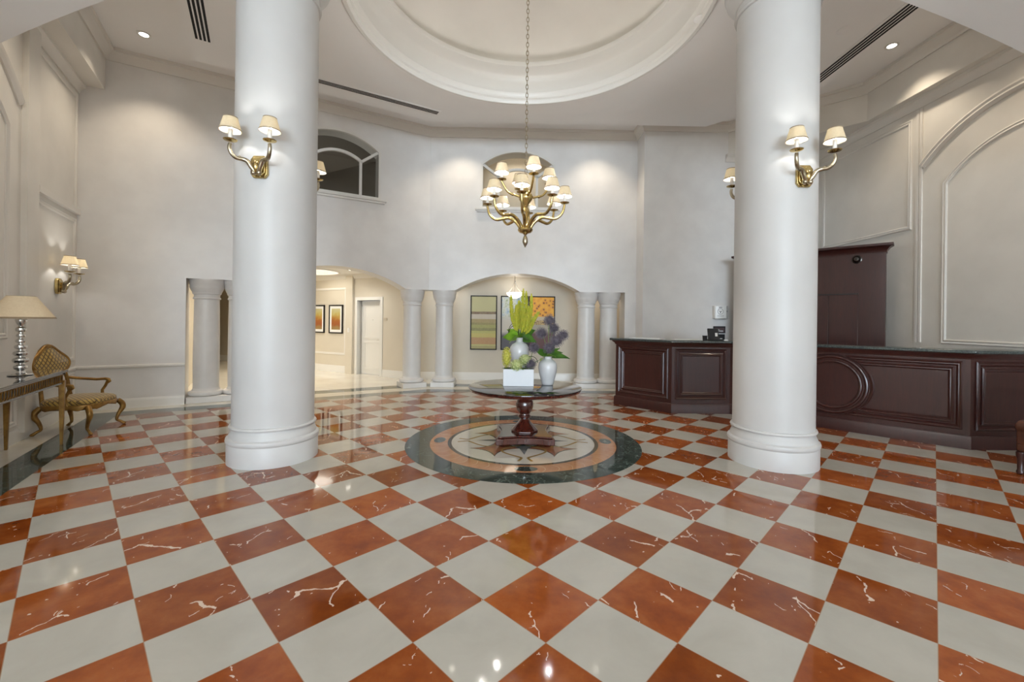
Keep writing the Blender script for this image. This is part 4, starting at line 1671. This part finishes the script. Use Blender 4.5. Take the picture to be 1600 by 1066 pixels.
# ================================================================== RECEPTION DESK
DP = [Vector(q) for q in ((1.86, 8.24), (2.64, 7.46), (3.66, 7.46), (5.70, 5.42), (6.56, 5.42))]
dk = thing('reception_desk', 'long angled mahogany reception desk with moulded panels and round motif', 'reception desk', (0, 0, 0))
off_in = offset(DP, -.62)
body = [tuple(q) for q in DP] + [tuple(q) for q in off_in[::-1]]
body[-1] = (1.86 + .44, 8.24 + .44)
b = MB()
b.prism(body, .0, 1.20)
b.build('body', M_wood, dk)
BASEP = [(0, 0), (0, .17), (.012, .17), (.022, .15), (.024, .0)]
CORN = [(0, -.075), (.012, -.07), (.02, -.045), (.05, -.02), (.06, 0), (0, 0)]
b = MB(); b.sweep([(1.86 + .40, 8.24 + .40)] + [tuple(q) for q in DP], [(-o, d) for o, d in BASEP], lambda x, y, d: (x, y, d)); b.build('base_board', M_wood, dk)
b = MB(); b.sweep([(1.86 + .40, 8.24 + .40)] + [tuple(q) for q in DP], [(-o, d) for o, d in CORN], lambda x, y, d: (x, y, 1.225 + d)); b.build('cornice', M_wood, dk)
top_o = offset(DP, .10)
top_i = offset(DP, -.36)
fA = Face(DP[0], DP[1])
t0 = top_o[0] - fA.u * .09
t1 = top_i[0] - fA.u * .09
top = [tuple(t0)] + [tuple(q) for q in top_o[1:]] + [tuple(q) for q in top_i[:0:-1]] + [tuple(t1)]
b = MB(); b.prism(top, 1.225, 1.268); b.build('counter_top', M_granite, dk, bevel=.012)
PFR = [(-.03, 0), (-.03, .014), (-.015, .024), (.0, .014), (.012, .018), (.03, .0)]


def desk_panel(F, s0, s1, z0, z1):
    for g_ in (0, .075):
        b = MB()
        frame(b, F, rect(s0 + g_, s1 - g_, z0 + g_, z1 - g_), True, PFR)
        b.build('panel_moulding', M_wood, dk)
    q = MB()
    q.prism([F.at(s0 + .10, 0, -.01)[:2], F.at(s1 - .10, 0, -.01)[:2], F.at(s1 - .10, 0, .006)[:2], F.at(s0 + .10, 0, .006)[:2]], z0 + .10, z1 - .10)
    q.build('panel', M_wood, dk)


fB, fC, fD = Face(DP[1], DP[2]), Face(DP[2], DP[3]), Face(DP[3], DP[4])
desk_panel(fA, .09, fA.L - .09, .27, 1.09)
desk_panel(fB, .09, fB.L - .09, .27, 1.09)
desk_panel(fD, .09, fD.L - .06, .27, 1.09)
mc = fC.L / 2
for sg in (1, -1):
    for g_ in (0, .075):
        b = MB()
        pth = [(mc + sg * .17, .27 + g_), (mc + sg * (mc - .10 - g_), .27 + g_), (mc + sg * (mc - .10 - g_), 1.09 - g_), (mc + sg * .17, 1.09 - g_)]
        frame(b, fC, pth if sg > 0 else pth[::-1], False, PFR)
        b.build('panel_moulding', M_wood, dk)
b = MB()
for d0, d1, r in ((.0, .034, .50),):
    vs = []
    n_ = 64
    for r_, d in ((.50, .0), (.50, .024), (.485, .034), (.470, .03), (.455, .016), (.44, .016), (.43, .034), (.415, .04), (.40, .034), (.39, .018), (.37, .018), (.36, .034), (.345, .038), (.33, .03), (.325, .014), (.30, .012), (0.01, .02)):
        for i in range(n_):
            a = 2 * PI * i / n_
            vs.append(fC.at(mc + r_ * math.cos(a), .68 + min(r_, .46) * math.sin(a) * (1 if r_ < .46 else .46 / min(r_, .46) * .98), d))
    fs = [(k * n_ + i, k * n_ + (i + 1) % n_, (k + 1) * n_ + (i + 1) % n_, (k + 1) * n_ + i) for k in range(16) for i in range(n_)]
    fs.append(tuple(16 * n_ + i for i in range(n_)))
    b.add(vs, fs)
b.build('roundel', M_wood, dk)

# things on the desk
DT = 1.269
pd = thing('card_terminal', 'small black payment terminal on a stand on the reception desk', 'card terminal', (3.46, 7.60, DT), R(8))
MB().box((0, 0, .012), (.26, .14, .024)).build('stand', M_black, pd, bevel=.004)
MB().box((-.02, .03, .115), (.20, .03, .19), M=Matrix.Rotation(R(-8), 3, 'X')).build('body', M_black, pd, bevel=.006)
MB().box((.03, .012, .10), (.045, .01, .06)).build('screen', M_paper, pd)
cp = thing('pen_cup', 'little black cup left of the payment terminal on the desk', 'cup', (3.26, 7.56, DT))
MB().lathe([(.0, 0), (.036, 0), (.040, .07), (.044, .075), (.036, .07), (.03, .02), (.0, .015)], n=20).build('cup', M_black, cp)
MB().lathe([(.043, .074), (.043, .084), (.0, .086)], n=20).build('lid', M_black, cp)
for (x, y, w_, d_, rz, lab) in ((2.38, 8.02, .62, .22, -45, 'long white paper blotter on the left end of the reception desk'),
                                (2.98, 7.66, .52, .20, 0, 'white paper blotter in the middle of the desk front'),
                                (3.62, 7.68, .14, .18, 0, 'white paper sheet beside the big column on the desk')):
    tag(MB().box((0, 0, .006), (w_, d_, .012)).build('desk_blotter', M_paper), lab, 'desk pad')
    o = COL.objects[-1] if False else bpy.context.scene.objects[-1] if False else None
    ob = [q for q in bpy.data.objects if q.name.startswith('desk_blotter')][-1]
    ob.location = (x, y, DT)
    ob.rotation_euler = (0, 0, R(rz))

# things on the recessed wall
hs = thing('sanitizer_dispenser', 'white wall dispenser box with a round black hand sign', 'dispenser', (4.505, YB, 1.68))
b = MB()
b.prism([(-.16, 0), (.16, 0), (.16, -.05), (.10, -.11), (-.13, -.11), (-.16, -.09)], 0, .28)
b.build('case', M_white, hs, bevel=.008)
b = MB()
b.prism([(-.13, -.005), (.10, -.005), (.10, -.09), (-.13, -.09)], -.02, 0)
b.build('nozzle_tray', M_steel, hs)
b = MB()
sy = -.1115
vs, n_ = [], 32
for r_ in (.058, .066):
    vs += [(-.03 + r_ * math.cos(2 * PI * i / n_), sy, .155 + r_ * math.sin(2 * PI * i / n_)) for i in range(n_)]
b.add(vs, [(i, (i + 1) % n_, n_ + (i + 1) % n_, n_ + i) for i in range(n_)])
b.add([(-.075, sy, .175), (-.03, sy, .155), (.015, sy, .175), (-.005, sy, .155), (-.022, sy, .142), (-.022, sy, .115), (-.038, sy, .115), (-.038, sy, .142), (-.055, sy, .155)],
      [(0, 1, 8), (1, 2, 3), (1, 3, 4, 7, 8), (4, 5, 6, 7)])
b.box((-.03, sy, .245), (.07, .001, .014))
for z in (.07, .055, .04):
    b.box((-.03, sy, z), (.15, .001, .004))
b.box((.131, -.079, .16), (.03, .002, .03), M=Matrix.Rotation(R(45), 3, 'Z'))
b.build('printed_sign', mat('printed_grey', (.06, .06, .065), .6), hs)
wf = thing('small_frame', 'small dark framed card on the wall just below the dispenser', 'frame', (4.50, YB, 1.43))
MB().box((0, -.012, 0), (.27, .024, .155)).build('frame', M_black, wf, bevel=.004)
MB().box((0, -.025, -.005), (.22, .003, .105)).build('card', mat('dark_card', (.05, .02, .022), .5, col2=(.10, .06, .06), nscale=12), wf)
b = MB().box((.02, -.028, -.03), (.12, .003, .03)); b.box((-.02, -.028, -.015), (.03, .003, .05)); b.build('light_mark', mat('pale_print', (.5, .5, .5), .6), wf)
wb2 = thing('wall_notice', 'black square notice plate on the wall behind the payment terminal', 'sign', (4.49, YB, 1.235))
MB().box((0, -.01, 0), (.27, .02, .19)).build('plate', M_black, wb2, bevel=.003)
MB().box((.05, -.0215, -.02), (.05, .003, .05)).build('white_patch', M_paper, wb2)

# tall cabinet behind the desk
PL, PR_ = Vector((4.62, 9.04)), Vector((6.30, 7.36))
fK = Face(PL, PR_)
kt = thing('back_cabinet', 'tall dark mahogany back cabinet with crown behind the reception desk', 'cabinet', (0, 0, 0))
b = MB(); b.prism([tuple(PL), tuple(PR_), tuple(PR_ - fK.n * .16), tuple(PL - fK.n * .16)], 0, 2.90); b.build('carcass', M_wood, kt)
KC = [(0, -.16), (.012, -.16), (.015, -.12), (.05, -.07), (.085, -.045), (.10, -.04), (.10, 0), (0, 0)]
b = MB()
pth = [PL - fK.n * .16, PL, PR_, PR_ - fK.n * .16]
b.sweep([tuple(q) for q in pth], [(-o, d) for o, d in KC], lambda x, y, d: (x, y, 2.99 + d))
b.prism([tuple(PL), tuple(PR_), tuple(PR_ - fK.n * .16), tuple(PL - fK.n * .16)], 2.89, 2.99)
b.build('crown', M_wood, kt)
KL = fK.L
for s0, s1 in ((.27, .705), (.705, 1.14), (1.14, 1.575), (1.575, 2.01)):
    b = MB(); b.prism([fK.at(s0 + .006, 0, -.01)[:2], fK.at(s1 - .006, 0, -.01)[:2], fK.at(s1 - .006, 0, .016)[:2], fK.at(s0 + .006, 0, .016)[:2]],   .12, 2.118); b.build('door', M_wood, kt, bevel=.003)
b = MB(); b.prism([fK.at(.27, 0, 0)[:2], fK.at(2.01, 0, 0)[:2], fK.at(2.01, 0, .018)[:2], fK.at(.27, 0, .018)[:2]], 2.118, 2.14); b.build('shadow_line', M_black, kt)
b = MB()
cc = fK.at(2.02, 2.66, 0)
for r_, d in ():
    pass
vs = []
n_ = 24
for r_, d in ((.075, 0), (.075, .012), (.06, .018), (.055, .05), (.035, .075), (.0, .082)):
    vs += [fK.at(1.98 + r_ * math.cos(2 * PI * i / n_), 2.745 + r_ * math.sin(2 * PI * i / n_), d) for i in range(n_)]
b.add(vs, [(k * n_ + i, k * n_ + (i + 1) % n_, (k + 1) * n_ + (i + 1) % n_, (k + 1) * n_ + i) for k in range(5) for i in range(n_)])
b.build('dome_knob', mat('dark_metal', (.05, .045, .04), .25, .8), kt)

# brown leather armchair at the right edge of the view
la = thing('leather_armchair', 'brown leather armchair cut by the right edge of the view', 'chair', (5.655, 4.20, 0), PI)
for x in (-.385, .385):
    for y in (-.32, .32):
        MB().lathe([(.018, 0), (.03, .01), (.034, .03), (.024, .05), (.026, .16), (.036, .20), (.036, .24)], (x, y, 0), 14).build('leg', M_wood, la)
MB().box((0, 0, .30), (.78, .74, .15)).build('seat_frame', M_leather, la, bevel=.03)
MB().box((0, -.04, .43), (.56, .66, .14)).build('seat_cushion', M_leather, la, bevel=.045)
for sx in (-1, 1):
    b = MB().box((sx * .34, -.02, .40), (.11, .68, .18))
    b.tube([(sx * .345, -.36, .505), (sx * .345, .30, .505)], .07, 18)
    b.build('armrest', M_leather, la, bevel=.02)
MB().box((0, .32, .66), (.74, .16, .62), M=Matrix.Rotation(R(-8), 3, 'X')).build('backrest', M_leather, la, bevel=.05)

# ================================================================== PICTURES, PENDANT, HALL DETAILS
M_frame = mat('black_frame', (.012, .010, .009), .5, spec=.25)


def art_nodes(name):
    m, nt, b = newmat(name)
    g = NG(nt)
    tc = g.n('ShaderNodeTexCoord')
    sp = g.n('ShaderNodeSeparateXYZ')
    g.l(tc.outputs['Object'], sp.inputs[0])
    b.inputs['Roughness'].default_value = .5
    return m, g, b, tc.outputs['Object'], sp


def zfac(g, sp, h):
    return g.math('ADD', g.math('DIVIDE', sp.outputs[2], h), .5)


m, g, bs, OB, sp = art_nodes('striped_painting')
hgt = 1.43
wob = g.math('MULTIPLY', g.math('SUBTRACT', g.noise(OB, 5, 3), .5), .012)
zf = g.math('ADD', zfac(g, sp, hgt), wob)
col = g.ramp(zf, [(0, (.32, .28, .11)), (.07, (.45, .42, .16)), (.10, (.42, .20, .085)), (.22, (.40, .17, .07)), (.225, (.50, .42, .10)), (.30, (.42, .40, .10)), (.345, (.16, .16, .04)),
                  (.40, (.28, .28, .07)), (.46, (.20, .17, .05)), (.50, (.30, .22, .09)), (.565, (.52, .46, .42)), (.655, (.10, .035, .035)), (.70, (.46, .44, .24)), (1, (.50, .48, .25))], True)
g.l(g.mix(g.noise(OB, 22, 5), col, g.mix(.5, col, (.5, .45, .2))), bs.inputs['Base Color'])
A_stripe = m
m, g, bs, OB, sp = art_nodes('blue_tree_painting')
zf = zfac(g, sp, hgt)
tree = g.ramp(g.noise(OB, 7, 5, .6), [(.3, (.10, .22, .38)), (.45, (.45, .55, .60)), (.55, (.62, .64, .58)), (.7, (.20, .32, .14))])
col = g.mix(g.ramp(zf, [(.26, 0.0), (.34, 1.0)]), (.10, .095, .11), g.mix(g.ramp(zf, [(.55, 0.0), (.66, 1.0)]), (.58, .55, .48), tree))
g.l(col, bs.inputs['Base Color'])
A_tree = m
m, g, bs, OB, sp = art_nodes('orange_field_painting')
zf = zfac(g, sp, hgt)
vo = g.n('ShaderNodeTexVoronoi')
vo.inputs['Scale'].default_value = 11
g.l(OB, vo.inputs['Vector'])
fl_ = g.ramp(vo.outputs['Distance'], [(.0, (.10, .03, .005)), (.20, (.22, .07, .005)), (.30, (.75, .30, .01)), (.7, (.85, .42, .02))])
d2 = g.ramp(g.noise(OB, 26, 2), [(.48, (.50, .36, .15)), (.60, (.12, .06, .03))])
col = g.mix(g.ramp(zf, [(.62, 0.0), (.625, 1.0)]), g.mix(g.ramp(zf, [(.55, 0.0), (.555, 1.0)]), g.mix(g.ramp(zf, [(.47, 0.0), (.475, 1.0)]), g.ramp(zf, [(.0, (.10, .03, .03)), (.3, (.12, .05, .045)), (.38, (.40, .36, .28))]), d2), (.55, .45, .30)), fl_)
g.l(col, bs.inputs['Base Color'])
A_orange = m
m, g, bs, OB, sp = art_nodes('ember_print')
zf = g.math('ADD', zfac(g, sp, .66), g.math('MULTIPLY', g.math('SUBTRACT', g.noise(OB, 9, 4), .5), .35))
g.l(g.ramp(zf, [(.1, (.30, .19, .07)), (.26, (.30, .085, .02)), (.45, (.34, .11, .02)), (.58, (.42, .24, .05)), (.72, (.46, .38, .12)), (.9, (.50, .46, .24))]), bs.inputs['Base Color'])
A_ember = m


def picture(F, s, zc, w_, h_, art, label, cat, matw=0.0, group=None, fw=.028):
    p = F.at(s, zc, .0)
    t = thing('framed_picture' if matw else 'painting', label, cat, p, F.rz(), group)
    b = MB()
    for x, z, a, c in ((0, h_ / 2 - fw / 2, w_, fw), (0, -h_ / 2 + fw / 2, w_, fw), (w_ / 2 - fw / 2, 0, fw, h_), (-w_ / 2 + fw / 2, 0, fw, h_)):
        b.box((x, -.0205, z), (a, .04, c))
    b.build('frame', M_frame, t, bevel=.004)
    if matw:
        MB().box((0, -.012, 0), (w_ - fw, .02, h_ - fw)).build('mat_board', M_paper, t)
        MB().box((0, -.0225, -.0), (w_ - 2 * fw - 2 * matw, .004, h_ - 2 * fw - 2 * matw)).build('print', art, t)
    else:
        MB().box((0, -.016, 0), (w_ - fw, .03, h_ - fw)).build('canvas', art, t)


AX = lambda x: x + 2.9
picture(F_alc, AX(-.865), 1.515, .70, hgt, A_stripe, 'tall painting of stripes in olive, maroon and rust, left of three', 'painting', 0, 'three tall paintings')
picture(F_alc, AX(-.055), 1.515, .72, hgt, A_tree, 'tall blue and green painting behind the yellow-green spikes, middle of three', 'painting', 0, 'three tall paintings')
picture(F_alc, AX(.665), 1.515, .70, hgt, A_orange, 'tall painting with orange dotted field, right of three', 'painting', 0, 'three tall paintings')
picture(F_hall, HL - 3.56, 1.56, .60, .84, A_ember, 'left of two black-framed small prints in the hall beyond the left arch', 'picture', .075, 'pair of black-framed prints', .035)
picture(F_hall, HL - 2.75, 1.56, .60, .84, A_ember, 'right of two black-framed small prints in the hall beyond the left arch', 'picture', .075, 'pair of black-framed prints', .035)
q = F_hall.at(HL - .86 + .10, 1.57, 0)
rn = thing('room_plate', 'small grey room plate on the wall right of the white hall door', 'sign', q, F_hall.rz())
MB().box((0, -.006, 0), (.13, .012, .06)).build('plate', M_steel, rn)
q = F_hall.at(HL - 2.14, 1.25, .07)
sw = thing('light_switch', 'small pale switch plate left of the white hall door', 'switch', q, F_hall.rz())
MB().box((0, -.004, 0), (.075, .008, .12)).build('plate', M_white, sw)
MB().box((0, -.010, 0), (.02, .008, .04)).build('toggle', M_white, sw)

pn = thing('pendant_lamp', 'glowing alabaster bowl pendant in front of the middle painting', 'lamp', (-.06, 10.98, 0))
MB().lathe([(.0, 2.14), (.05, 2.145), (.13, 2.175), (.195, 2.23), (.215, 2.29), (.205, 2.29), (.185, 2.24), (.12, 2.19), (.0, 2.16)], n=32).build('bowl', M_alab, pn)
b = MB()
b.tube([(0, 0, 2.58), (0, 0, 2.85)], .008, 8)
b.ball((0, 0, 2.57), .022, 10, 8)
for k in range(3):
    a = k * 2 * PI / 3 + .5
    b.tube([(.0, .0, 2.575), (.04 * math.cos(a), .04 * math.sin(a), 2.50), (.09 * math.cos(a), .09 * math.sin(a), 2.40), (.205 * math.cos(a), .205 * math.sin(a), 2.285)], .007, 6)
b.build('hanger', M_steel, pn)
MB().lathe([(.06, 2.85), (.06, 2.835), (.02, 2.81), (.0, 2.81)], n=20).build('ceiling_cup', M_steel, pn)
point_light('pendant_light', (-.06, 10.98, 2.40), 2.5, SOFTWARM, .08)

# two added fill globes, unseen behind the viewer, brightening vault and side walls
for gx, lab in ((-2.4, 'glowing fill globe added out of view, left of the viewer'), (3.2, 'glowing fill globe added out of view, right of the viewer')):
    gp = thing('fill_globe', lab, 'lamp', (gx, -2.2, 3.9), 0, 'added fill globes')
    MB().ball((0, 0, 0), .24, 32, 20).build('globe', emis('fill_globe_glow', (1.0, .99, .98), 85), gp)
    MB().tube([(0, 0, .23), (0, 0, 1.35)], .012, 8).build('hanging_rod', M_brass, gp)
